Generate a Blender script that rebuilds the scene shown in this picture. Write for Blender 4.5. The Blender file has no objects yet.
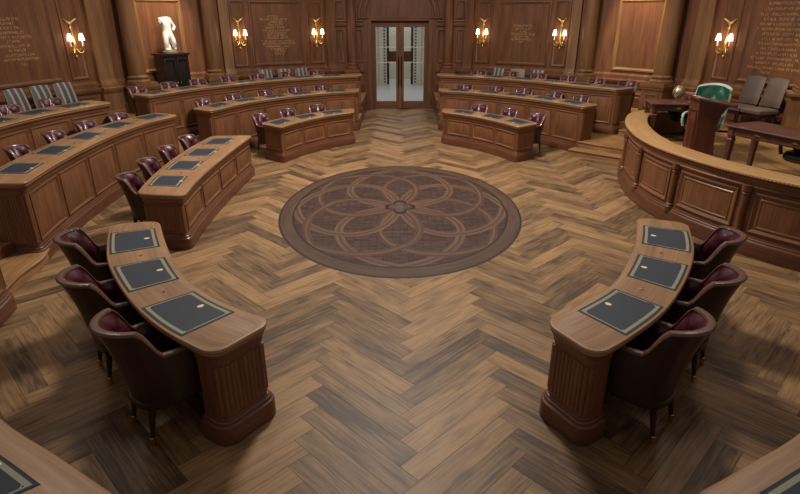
import bpy, bmesh, math, random
from mathutils import Vector, Matrix
random.seed(7)
PI = math.pi
R = math.radians
C = bpy.context.scene.collection

# ------------------------------------------------------------------ materials
def lin(r, g, b):
    f = lambda c: (c/255/12.92) if c/255 <= .04045 else ((c/255+.055)/1.055)**2.4
    return (f(r), f(g), f(b), 1)

def new_mat(name):
    m = bpy.data.materials.new(name); m.use_nodes = True
    nt = m.node_tree; b = nt.nodes['Principled BSDF']
    return m, nt, b

def plain(name, col, rough=.5, metal=0, coat=0, noise=0, nscale=30, spec=.5):
    m, nt, b = new_mat(name)
    b.inputs['Base Color'].default_value = lin(*col)
    b.inputs['Roughness'].default_value = rough
    b.inputs['Metallic'].default_value = metal
    b.inputs['Coat Weight'].default_value = coat
    b.inputs['Specular IOR Level'].default_value = spec
    if noise:
        tc = nt.nodes.new('ShaderNodeTexCoord'); n = nt.nodes.new('ShaderNodeTexNoise')
        n.inputs['Scale'].default_value = nscale; n.inputs['Detail'].default_value = 4
        nt.links.new(tc.outputs['Object'], n.inputs['Vector'])
        mx = nt.nodes.new('ShaderNodeMix'); mx.data_type = 'RGBA'
        c = lin(*col)
        mx.inputs[6].default_value = tuple(x*(1-noise) for x in c[:3])+(1,)
        mx.inputs[7].default_value = tuple(min(1, x*(1+noise)) for x in c[:3])+(1,)
        nt.links.new(n.outputs['Fac'], mx.inputs[0]); nt.links.new(mx.outputs[2], b.inputs['Base Color'])
        bp = nt.nodes.new('ShaderNodeBump'); bp.inputs['Strength'].default_value = .12
        nt.links.new(n.outputs['Fac'], bp.inputs['Height']); nt.links.new(bp.outputs['Normal'], b.inputs['Normal'])
    return m

def wood(name, c0, c1, along=1.2, across=26, rough=.42, coat=.0, rnd=0, knots=0, big=.35, spec=.4):
    """grain runs along U (metres)"""
    m, nt, b = new_mat(name); N = nt.nodes.new; L = nt.links.new
    uv = N('ShaderNodeUVMap'); uv.uv_map = 'UVMap'
    mp = N('ShaderNodeMapping'); mp.inputs['Scale'].default_value = (along, across, 1)
    L(uv.outputs['UV'], mp.inputs['Vector'])
    n1 = N('ShaderNodeTexNoise'); n1.inputs['Scale'].default_value = 1.6; n1.inputs['Detail'].default_value = 6
    n1.inputs['Roughness'].default_value = .62; n1.inputs['Distortion'].default_value = .5
    L(mp.outputs['Vector'], n1.inputs['Vector'])
    mp2 = N('ShaderNodeMapping'); mp2.inputs['Scale'].default_value = (along*.9, across*.2, 1)
    L(uv.outputs['UV'], mp2.inputs['Vector'])
    n2 = N('ShaderNodeTexNoise'); n2.inputs['Scale'].default_value = 1.5; n2.inputs['Detail'].default_value = 3
    L(mp2.outputs['Vector'], n2.inputs['Vector'])
    ma = N('ShaderNodeMath'); ma.operation = 'MULTIPLY_ADD'
    L(n2.outputs['Fac'], ma.inputs[0]); ma.inputs[1].default_value = big*2
    L(n1.outputs['Fac'], ma.inputs[2])
    sub = N('ShaderNodeMath'); sub.operation = 'SUBTRACT'; L(ma.outputs[0], sub.inputs[0]); sub.inputs[1].default_value = big
    last = sub.outputs[0]
    if rnd:
        at = N('ShaderNodeAttribute'); at.attribute_name = 'rnd'
        m2 = N('ShaderNodeMath'); m2.operation = 'MULTIPLY_ADD'
        L(at.outputs['Fac'], m2.inputs[0]); m2.inputs[1].default_value = rnd; L(last, m2.inputs[2])
        m3 = N('ShaderNodeMath'); m3.operation = 'SUBTRACT'; L(m2.outputs[0], m3.inputs[0]); m3.inputs[1].default_value = rnd*.5
        last = m3.outputs[0]
    if knots:
        mp3 = N('ShaderNodeMapping'); mp3.inputs['Scale'].default_value = (1.5, 4.5, 1)
        L(uv.outputs['UV'], mp3.inputs['Vector'])
        v = N('ShaderNodeTexVoronoi'); v.inputs['Scale'].default_value = 1.3
        L(mp3.outputs['Vector'], v.inputs['Vector'])
        r = N('ShaderNodeMapRange'); r.inputs[1].default_value = .03; r.inputs[2].default_value = .26
        r.inputs[3].default_value = -knots; r.inputs[4].default_value = 0
        L(v.outputs['Distance'], r.inputs[0])
        ad = N('ShaderNodeMath'); L(last, ad.inputs[0]); L(r.outputs[0], ad.inputs[1]); last = ad.outputs[0]
    cr = N('ShaderNodeValToRGB'); cr.color_ramp.elements[0].position = .24; cr.color_ramp.elements[1].position = .76
    cr.color_ramp.elements[0].color = lin(*c0); cr.color_ramp.elements[1].color = lin(*c1)
    L(last, cr.inputs[0]); L(cr.outputs[0], b.inputs['Base Color'])
    b.inputs['Roughness'].default_value = rough; b.inputs['Coat Weight'].default_value = coat
    b.inputs['Coat Roughness'].default_value = .2
    b.inputs['Specular IOR Level'].default_value = spec
    bp = N('ShaderNodeBump'); bp.inputs['Strength'].default_value = .12; bp.inputs['Distance'].default_value = .004
    L(n1.outputs['Fac'], bp.inputs['Height']); L(bp.outputs['Normal'], b.inputs['Normal'])
    return m

def brick(name, cols, scale=1):
    m, nt, b = new_mat(name); N = nt.nodes.new; L = nt.links.new
    uv = N('ShaderNodeUVMap'); uv.uv_map = 'UVMap'
    t = N('ShaderNodeTexBrick'); L(uv.outputs['UV'], t.inputs['Vector'])
    t.inputs['Color1'].default_value = lin(*cols[0]); t.inputs['Color2'].default_value = lin(*cols[1]); t.inputs['Mortar'].default_value = lin(*cols[2])
    t.inputs['Scale'].default_value = scale; t.inputs['Mortar Size'].default_value = .006
    t.inputs['Brick Width'].default_value = .22; t.inputs['Row Height'].default_value = .055
    n = N('ShaderNodeTexNoise'); n.inputs['Scale'].default_value = 9; n.inputs['Detail'].default_value = 5; L(uv.outputs['UV'], n.inputs['Vector'])
    mx = N('ShaderNodeMix'); mx.data_type = 'RGBA'; mx.blend_type = 'OVERLAY'; mx.inputs[0].default_value = .6
    L(t.outputs['Color'], mx.inputs[6]); L(n.outputs['Fac'], mx.inputs[7]); L(mx.outputs[2], b.inputs['Base Color'])
    b.inputs['Roughness'].default_value = .5; b.inputs['Specular IOR Level'].default_value = .21
    return m

def stripes(name, cols, scale):
    m, nt, b = new_mat(name); N = nt.nodes.new; L = nt.links.new
    uv = N('ShaderNodeUVMap'); uv.uv_map = 'UVMap'
    mp = N('ShaderNodeSeparateXYZ'); L(uv.outputs['UV'], mp.inputs[0])
    a = N('ShaderNodeMath'); a.operation = 'MULTIPLY'; L(mp.outputs[0], a.inputs[0]); a.inputs[1].default_value = scale
    f = N('ShaderNodeMath'); f.operation = 'FRACT'; L(a.outputs[0], f.inputs[0])
    cr = N('ShaderNodeValToRGB'); cr.color_ramp.interpolation = 'CONSTANT'
    e = cr.color_ramp.elements; e[0].position = 0; e[0].color = lin(*cols[0]); e[1].position = .45; e[1].color = lin(*cols[1])
    k = e.new(.6); k.color = lin(*cols[2]); k = e.new(.85); k.color = lin(*cols[1])
    L(f.outputs[0], cr.inputs[0]); L(cr.outputs[0], b.inputs['Base Color']); b.inputs['Roughness'].default_value = .5
    b.inputs['Sheen Weight'].default_value = .3
    return m

def emit(name, col, s):
    m, nt, b = new_mat(name)
    b.inputs['Base Color'].default_value = lin(*col)
    b.inputs['Emission Color'].default_value = lin(*col); b.inputs['Emission Strength'].default_value = s
    return m

M = {}
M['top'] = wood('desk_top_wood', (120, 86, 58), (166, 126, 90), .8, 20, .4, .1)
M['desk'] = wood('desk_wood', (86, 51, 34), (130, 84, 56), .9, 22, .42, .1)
M['panel'] = wood('panel_wood', (94, 58, 38), (138, 92, 62), .9, 24, .42, .1)
M['plinth'] = wood('plinth_wood', (82, 48, 32), (112, 70, 47), .9, 22, .38, .15)
M['wall'] = wood('wall_wood', (86, 52, 34), (120, 77, 50), .7, 18, .5, .0, big=.5)
M['wallpanel'] = wood('wall_panel_wood', (84, 51, 33), (117, 75, 48), .7, 20, .5, .0, big=.6)
M['column'] = wood('column_wood', (97, 65, 40), (132, 93, 58), .7, 18, .5, .0, big=.5)
M['niche'] = wood('niche_wood', (108, 78, 46), (148, 112, 70), .7, 18, .5, .0, big=.5)
M['floor'] = wood('floor_oak', (74, 54, 39), (156, 121, 83), 1.5, 26, .48, .0, rnd=.4, knots=.2, big=.3, spec=.3)
M['floorgap'] = plain('floor_gap', (40, 26, 16), .8)
M['platform'] = wood('platform_oak', (112, 80, 48), (176, 134, 84), .9, 9, .42, .05)
M['step'] = wood('step_oak', (118, 84, 54), (170, 128, 84), .9, 12, .45)
M['rail'] = wood('rail_oak', (148, 110, 68), (180, 140, 92), .9, 16, .42, .1)
M['med'] = brick('medallion_parquet', ((80, 60, 52), (60, 43, 37), (42, 29, 26)))
M['medring'] = wood('medallion_ring', (64, 47, 39), (88, 67, 55), .8, 20, .5, spec=.25)
M['medlight'] = wood('medallion_tracery', (82, 60, 48), (106, 80, 63), .8, 30, .5, spec=.25)
M['medmid'] = wood('medallion_tracery_dark', (64, 45, 37), (84, 60, 49), .8, 30, .5, spec=.25)
M['meddark'] = plain('medallion_ebony', (30, 18, 16), .4)
M['pad'] = plain('pad_leather', (32, 39, 52), .6, noise=.2, nscale=60)
M['padblack'] = plain('pad_margin', (20, 23, 28), .6)
M['gold'] = plain('gold_tooling', (138, 134, 112), .5, .1)
M['emblem'] = plain('gold_emblem', (226, 212, 170), .4, .1)
M['brass'] = plain('brass', (214, 176, 96), .25, 1)
M['gilt'] = plain('gilt_bronze', (206, 172, 108), .35, .85)
M['socket'] = plain('socket_metal', (120, 100, 76), .35, .8)
M['hide'] = plain('brown_leather', (48, 27, 21), .4, 0, .15, .18, 40)
M['rim'] = plain('rim_leather', (92, 60, 46), .4, 0, .15, .12, 40)
M['tuft'] = plain('oxblood_leather', (76, 22, 36), .36, 0, .12)
M['chairwood'] = plain('dark_mahogany', (48, 24, 18), .3, 0, .4)
M['darkwood'] = wood('table_mahogany', (66, 36, 30), (106, 66, 54), .8, 20, .32, .3)
M['lectern'] = wood('lectern_mahogany', (74, 38, 28), (112, 62, 46), .8, 20, .32, .3)
M['black'] = plain('black_lacquer', (28, 21, 20), .35, 0, .3)
M['marble'] = plain('white_marble', (240, 238, 232), .45, 0, 0, .03, 8)
M['stripe'] = stripes('striped_upholstery', ((62, 57, 55), (92, 86, 82), (150, 142, 132)), 6.6)
M['greyleather'] = plain('grey_leather', (86, 72, 64), .42, noise=.12, nscale=30)
M['beige'] = plain('beige_upholstery', (130, 112, 96), .6, noise=.1)
M['green'] = plain('green_leather', (28, 78, 58), .3, 0, .4)
M['greenrim'] = plain('pale_green_edge', (176, 196, 180), .4)
M['blackleather'] = plain('black_leather', (24, 30, 30), .4, 0, .2)
M['inscr'] = plain('gilt_lettering', (196, 156, 108), .5, .1)
M['shade'] = emit('lamp_shade', (255, 232, 198), 3)
M['candle'] = plain('cream_candle', (236, 224, 196), .5)
M['stone'] = plain('pale_stone', (214, 208, 190), .6, noise=.06, nscale=3)
M['stonefloor'] = plain('pale_stone_floor', (196, 198, 198), .35, noise=.05, nscale=2)
M['darkframe'] = plain('dark_frame', (40, 34, 32), .4)
M['bronze'] = plain('door_bronze', (62, 44, 34), .35, .7)
g, nt, b = new_mat('clear_glass'); M['glass'] = g
b.inputs['Transmission Weight'].default_value = 1; b.inputs['Roughness'].default_value = .02; b.inputs['IOR'].default_value = 1.02
b.inputs['Specular IOR Level'].default_value = .2

# ------------------------------------------------------------------ geometry helpers
def catmull(P, n=10):
    P = [Vector(p) for p in P]; Q = [2*P[0]-P[1]]+P+[2*P[-1]-P[-2]]; out = []
    for i in range(1, len(Q)-2):
        a, b, c, d = Q[i-1:i+3]
        for k in range(n):
            t = k/n; out.append(.5*(2*b+(c-a)*t+(2*a-5*b+4*c-d)*t*t+(3*b-a-3*c+d)*t**3))
    out.append(P[-1].copy()); return out

class Path:
    """2D polyline with arc length; right-hand normal (dy,-dx)"""
    def __init__(s, P):
        s.P = [Vector((p[0], p[1])) for p in P]; s.S = [0]
        for a, b in zip(s.P, s.P[1:]): s.S.append(s.S[-1]+(b-a).length)
        s.L = s.S[-1]
        s.N = []
        for i in range(len(s.P)):
            d = Vector((0, 0))
            if i > 0: d += (s.P[i]-s.P[i-1]).normalized()
            if i < len(s.P)-1: d += (s.P[i+1]-s.P[i]).normalized()
            d.normalize(); s.N.append(Vector((d.y, -d.x)))
    def at(s, u, o=0):
        u = min(max(u, 0), s.L); i = 0
        lo, hi = 0, len(s.S)-1
        while hi-lo > 1:
            m = (lo+hi)//2
            if s.S[m] <= u: lo = m
            else: hi = m
        k = (u-s.S[lo])/max(1e-9, s.S[hi]-s.S[lo])
        n = s.N[lo].lerp(s.N[hi], k).normalized()
        return s.P[lo].lerp(s.P[hi], k)+n*o, n

def resample(P, n):
    p = Path(P); return [p.at(p.L*i/n)[0] for i in range(n+1)]

def offset_path(P, o, closed=False):
    n = len(P); out = []
    for i in range(n):
        a = P[i-1] if (i > 0 or closed) else None
        c = P[(i+1) % n] if (i < n-1 or closed) else None
        ds = []
        if a is not None and (P[i]-a).length > 1e-7: ds.append((P[i]-a).normalized())
        if c is not None and (c-P[i]).length > 1e-7: ds.append((c-P[i]).normalized())
        d = sum(ds, Vector((0, 0)))
        if d.length < 1e-6: d = ds[0]
        d.normalize(); nn = Vector((d.y, -d.x))
        cs = max(.6, nn.dot(Vector((ds[0].y, -ds[0].x))))
        out.append(P[i]+nn*(o/cs))
    return out

class B:
    def __init__(s, sx=1):
        s.v = []; s.f = []; s.uv = []; s.m = []; s.attr = []; s.sx = sx
    def grid(s, rows, cu=False, cv=False, m=0, uvrows=None, swap=False):
        """rows[i][j] -> quads; cu closes j, cv closes i. UV: u along j, v along i (metres)"""
        base = len(s.v); nr = len(rows); nc = len(rows[0])
        for r in rows:
            for p in r: s.v.append(Vector(p))
        U = [0]*(nc+1)
        mid = rows[nr//2]
        for j in range(nc):
            U[j+1] = U[j]+(Vector(mid[(j+1) % nc])-Vector(mid[j])).length
        V = [0]*(nr+1)
        for i in range(nr): V[i+1] = V[i]+(Vector(rows[(i+1) % nr][nc//2])-Vector(rows[i][nc//2])).length
        ou = random.random()*9; ov = random.random()*9
        for i in range(nr if cv else nr-1):
            for j in range(nc if cu else nc-1):
                i2 = (i+1) % nr; j2 = (j+1) % nc
                s.f.append((base+i*nc+j, base+i*nc+j2, base+i2*nc+j2, base+i2*nc+j)); s.m.append(m)
                q = [(U[j], V[i]), (U[j+1], V[i]), (U[j+1], V[i+1]), (U[j], V[i+1])]
                if swap: q = [(y, x) for x, y in q]
                s.uv.append([(x+ou, y+ov) for x, y in q])
        return base
    def ngon(s, pts, m=0, swap=False):
        base = len(s.v)
        for p in pts: s.v.append(Vector(p))
        s.f.append(tuple(range(base, base+len(pts)))); s.m.append(m)
        P = [Vector(p) for p in pts]
        n = Vector((0, 0, 0))
        for a, b in zip(P, P[1:]+P[:1]): n += a.cross(b)
        n.normalize() if n.length else None
        if abs(n.z) > .6: q = [(p.y, p.x) for p in P]
        elif abs(n.x) > abs(n.y): q = [(p.z, p.y) for p in P]
        else: q = [(p.z, p.x) for p in P]
        if swap: q = [(y, x) for x, y in q]
        s.uv.append(q)
    def sweep(s, path, prof, closed=False, closedprof=False, m=0, caps=False):
        rows = []
        offs = {}
        for o, z in prof:
            k = round(o, 6)
            if k not in offs: offs[k] = offset_path(path, o, closed)
            rows.append([(p.x, p.y, z) for p in offs[k]])
        s.grid(rows, cu=closed, cv=closedprof, m=m)
        if caps and not closed:
            s.ngon([r[0] for r in rows], m); s.ngon([r[-1] for r in rows], m)
    def prism(s, poly, z0, z1, m=0):
        s.grid([[(p[0], p[1], z0) for p in poly], [(p[0], p[1], z1) for p in poly]], cu=True, m=m, swap=True)
        s.ngon([(p[0], p[1], z1) for p in poly], m); s.ngon([(p[0], p[1], z0) for p in poly], m)
    def box(s, x0, x1, y0, y1, z0, z1, m=0, grain=None):
        P = [(x0, y0, z0), (x1, y0, z0), (x1, y1, z0), (x0, y1, z0), (x0, y0, z1), (x1, y0, z1), (x1, y1, z1), (x0, y1, z1)]
        d = (x1-x0, y1-y0, z1-z0); g = d.index(max(d)) if grain is None else grain
        base = len(s.v); s.v += [Vector(p) for p in P]; ou = random.random()*7
        for f in ((0, 3, 2, 1), (4, 5, 6, 7), (0, 1, 5, 4), (1, 2, 6, 5), (2, 3, 7, 6), (3, 0, 4, 7)):
            s.f.append(tuple(base+i for i in f)); s.m.append(m)
            q = []
            for i in f:
                p = P[i]; o = [p[k] for k in range(3) if k != g]
                q.append((p[g]+ou, o[0]+o[1]+ou))
            s.uv.append(q)
    def tube(s, pts, rad, n=8, m=0, caps=True, flat=1):
        pts = [Vector(p) for p in pts]; rows = []
        up = Vector((0, 0, 1))
        for i, p in enumerate(pts):
            d = (pts[min(i+1, len(pts)-1)]-pts[max(i-1, 0)]).normalized()
            a = up if abs(d.dot(up)) < .95 else Vector((1, 0, 0))
            x = d.cross(a).normalized(); y = x.cross(d).normalized()
            r = rad[i] if isinstance(rad, (list, tuple)) else rad
            rows.append([p+x*r*math.cos(2*PI*k/n)+y*r*flat*math.sin(2*PI*k/n) for k in range(n)])
        s.grid(rows, cu=True, m=m, swap=True)
        if caps: s.ngon(rows[0], m); s.ngon(rows[-1], m)
    def lathe(s, prof, n=20, o=(0, 0, 0), m=0, caps=True, ang=None):
        rows = [[(o[0]+r*math.cos(2*PI*k/n), o[1]+r*math.sin(2*PI*k/n), o[2]+z) for k in range(n)] for r, z in prof]
        s.grid(rows, cu=True, m=m, swap=True)
        if caps:
            if prof[0][0] > 1e-4: s.ngon(rows[0], m)
            if prof[-1][0] > 1e-4: s.ngon(rows[-1], m)
    def blob(s, c, r, n=10, k=7, m=0, mat=None):
        rows = []
        for i in range(k+1):
            t = PI*i/k; rr = max(1e-4, math.sin(t))
            rows.append([Vector((c[0]+r[0]*rr*math.cos(2*PI*j/n), c[1]+r[1]*rr*math.sin(2*PI*j/n), c[2]-r[2]*math.cos(t))) for j in range(n)])
        s.grid(rows, cu=True, m=m)
    def ring_panel(s, F, s0, s1, z0, z1, rings, m=0, n=6, mc=None):
        """moulded panel on a surface F(s,z,o)->3D; rings = [(inset, offset)...]; last one is filled"""
        rows = []
        for ins, o in rings:
            a, b, c, d = s0+ins, s1-ins, z0+ins, z1-ins
            r = [F(a+(b-a)*i/n, c, o) for i in range(n+1)]+[F(b+(a-b)*i/n, d, o) for i in range(n+1)]
            rows.append(r)
        s.grid(rows, cu=True, m=m)
        ins, o = rings[-1]; a, b, c, d = s0+ins, s1-ins, z0+ins, z1-ins
        s.grid([[F(a+(b-a)*i/n, c, o) for i in range(n+1)], [F(a+(b-a)*i/n, d, o) for i in range(n+1)]], m=m if mc is None else mc, swap=True)
    def build(s, name, mats, parent=None, origin=(0, 0, 0), smooth=35, merge=True):
        o = Vector(origin); me = bpy.data.meshes.new(name)
        vs = [Vector((p.x*s.sx, p.y, p.z))-o for p in s.v]
        fs = [f if s.sx > 0 else tuple(reversed(f)) for f in s.f]
        me.from_pydata(vs, [], fs)
        uvl = me.uv_layers.new(name='UVMap'); k = 0; flat = []
        for q in s.uv:
            for c in (q if s.sx > 0 else reversed(q)): flat += [c[0], c[1]]
        uvl.data.foreach_set('uv', flat)
        me.polygons.foreach_set('material_index', s.m)
        if s.attr:
            at = me.attributes.new('rnd', 'FLOAT', 'FACE'); at.data.foreach_set('value', s.attr)
        for m in (mats if isinstance(mats, (list, tuple)) else [mats]): me.materials.append(m)
        if merge:
            bm = bmesh.new(); bm.from_mesh(me); bmesh.ops.remove_doubles(bm, verts=bm.verts, dist=2e-5)
            bmesh.ops.recalc_face_normals(bm, faces=bm.faces); bm.to_mesh(me); bm.free()
        if smooth:
            me.polygons.foreach_set('use_smooth', [True]*len(me.polygons))
            me.set_sharp_from_angle(angle=R(smooth))
        ob = bpy.data.objects.new(name, me); C.objects.link(ob)
        if parent: ob.parent = parent
        return ob

def thing(name, label, cat, loc=(0, 0, 0), rz=0, group=None):
    o = bpy.data.objects.new(name, None); C.objects.link(o); o.empty_display_size = .1
    o.location = loc; o.rotation_euler = (0, 0, rz); o['label'] = label; o['category'] = cat
    if group: o['group'] = group
    return o
def tag(o, label, cat, group=None):
    o['label'] = label; o['category'] = cat
    if group: o['group'] = group
    return o
def struct(o):
    o['kind'] = 'structure'; return o
def copy_tree(o, parent=None):
    c = o.copy(); C.objects.link(c)
    if parent: c.parent = parent
    for ch in list(o.children): copy_tree(ch, c)
    return c

Z2, Z3 = .28, .57          # platform levels
# ------------------------------------------------------------------ floor
def make_floor():
    f = B()
    f.ngon([(-9.6, .2, -.003), (9.6, .2, -.003), (9.6, 19.6, -.003), (-9.6, 19.6, -.003)], 1); f.attr.append(.5)
    W = .187; n = 6; q = math.sqrt(.5); x0, y0 = .13, 3.11
    def tr(a, b): return ((a-b)*q*W+x0, (a+b)*q*W+y0)
    g = .0014/W
    def plank(a0, a1, b0, b1, horiz):
        cx, cy = tr((a0+a1)/2, (b0+b1)/2)
        if abs(cx) > 6.3 or cy < .2 or cy > 19.4: return
        P = [tr(a0+g, b0+g), tr(a1-g, b0+g), tr(a1-g, b1-g), tr(a0+g, b1-g)]
        base = len(f.v); f.v += [Vector((x, y, 0)) for x, y in P]; f.f.append((base, base+1, base+2, base+3)); f.m.append(0)
        u0, v0 = random.random()*40, random.random()*40; Lp, Wp = n*W, W
        f.uv.append([(u0, v0), (u0+Lp, v0), (u0+Lp, v0+Wp), (u0, v0+Wp)] if horiz else [(u0, v0+Wp), (u0, v0), (u0+Lp, v0), (u0+Lp, v0+Wp)])
        f.attr.append(random.random())
    for j in range(-110, 130):
        for i in range(-110, 130):
            k = (i-j) % (2*n)
            if k == 0: plank(i, i+n, j, j+1, True)
            elif k == 2*n-1: plank(i, i+1, j, j+n, False)
    o = f.build('floor', [M['floor'], M['floorgap']], smooth=0, merge=False)
    struct(o)
make_floor()

# ------------------------------------------------------------------ medallion inlay
def make_medallion():
    A, Bx, cy = 1.96, 2.7, 8.7
    t = thing('floor_medallion', 'large dark oval parquet medallion inlaid in the middle of the herringbone floor', 'floor medallion', (0, cy, 0))
    def P(r, a, z): return (A*r*math.cos(a), Bx*r*math.sin(a), z)
    n = 96
    def ringmesh(name, r0, r1, z, mat, label=None):
        m = B()
        m.grid([[P(r0, 2*PI*k/n, z) for k in range(n)], [P(r1, 2*PI*k/n, z) for k in range(n)], [P(r1, 2*PI*k/n, 0) for k in range(n)]], cu=True)
        o = m.build(name, mat, t)
        if label: o['label'] = label
        return o
    m = B(); m.grid([[P(r, 2*PI*k/n, .002) for k in range(n)] for r in (.001, .3, .6, .95)], cu=True)
    # plan-view uv for the small parquet blocks
    m.uv = [[(m.v[i].x, m.v[i].y) for i in f] for f in m.f]
    m.build('parquet_field', M['med'], t)
    ringmesh('border_ring', .885, 1.0, .003, M['medring'], 'plain dark outer border ring')
    ringmesh('border_line', .88, .892, .004, M['meddark']); ringmesh('border_line', .985, .995, .004, M['meddark'])
    prof = [(.885, 0), (.85, .1), (.8, .205), (.72, .31), (.6, .405), (.48, .45), (.35, .465), (.22, .42), (.12, .33), (.05, .2), (.02, .09), (.01, 0)]
    for k in range(8):
        a = -PI/2+k*PI/4; ca, sa = math.cos(a), math.sin(a)
        loop = catmull([(r, w) for r, w in prof], 4)
        loop = [(p.x, p.y) for p in loop]; loop = loop+[(r, -w) for r, w in reversed(loop[1:-1])]
        pts = [Vector((r*ca-w*sa, r*sa+w*ca)) for r, w in loop]
        inn = offset_path(pts, -.033, True); i2 = offset_path(pts, .033, True)
        c1 = offset_path(pts, -.009, True); c2 = offset_path(pts, .009, True)
        z = .0026+.00012*k
        m = B()
        e = lambda L_, dz=0: [(A*p.x, Bx*p.y, z+dz) for p in L_]
        m.grid([e(inn), e(c1)], cu=True, m=0); m.grid([e(c1), e(c2)], cu=True, m=1); m.grid([e(c2), e(i2)], cu=True, m=0)
        m.build('petal_band', [M['medlight'] if k % 2 == 0 else M['medmid'], M['medmid'] if k % 2 == 0 else M['medlight']], t)
    def flower(rad, z):
        pts = []
        for i in range(64):
            a = 2*PI*i/64; r = rad*(.52+.48*abs(math.cos(2*a))**.8)
            pts.append((A*r*math.cos(a), Bx*r*math.sin(a), z))
        return pts
    m = B(); m.ngon(flower(.13, .0042)); o = m.build('rosette', M['meddark'], t); o['label'] = 'dark four-petal rosette at the centre'
    m = B(); m.ngon(flower(.1, .0048)); m.build('rosette_inlay', M['medring'], o)
    m = B(); m.ngon([(A*.028*math.cos(2*PI*k/24), Bx*.075*math.sin(2*PI*k/24), .0054) for k in range(24)]); m.build('rosette_eye', plain('medallion_eye', (84, 68, 60), .4), o)
make_medallion()

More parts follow.
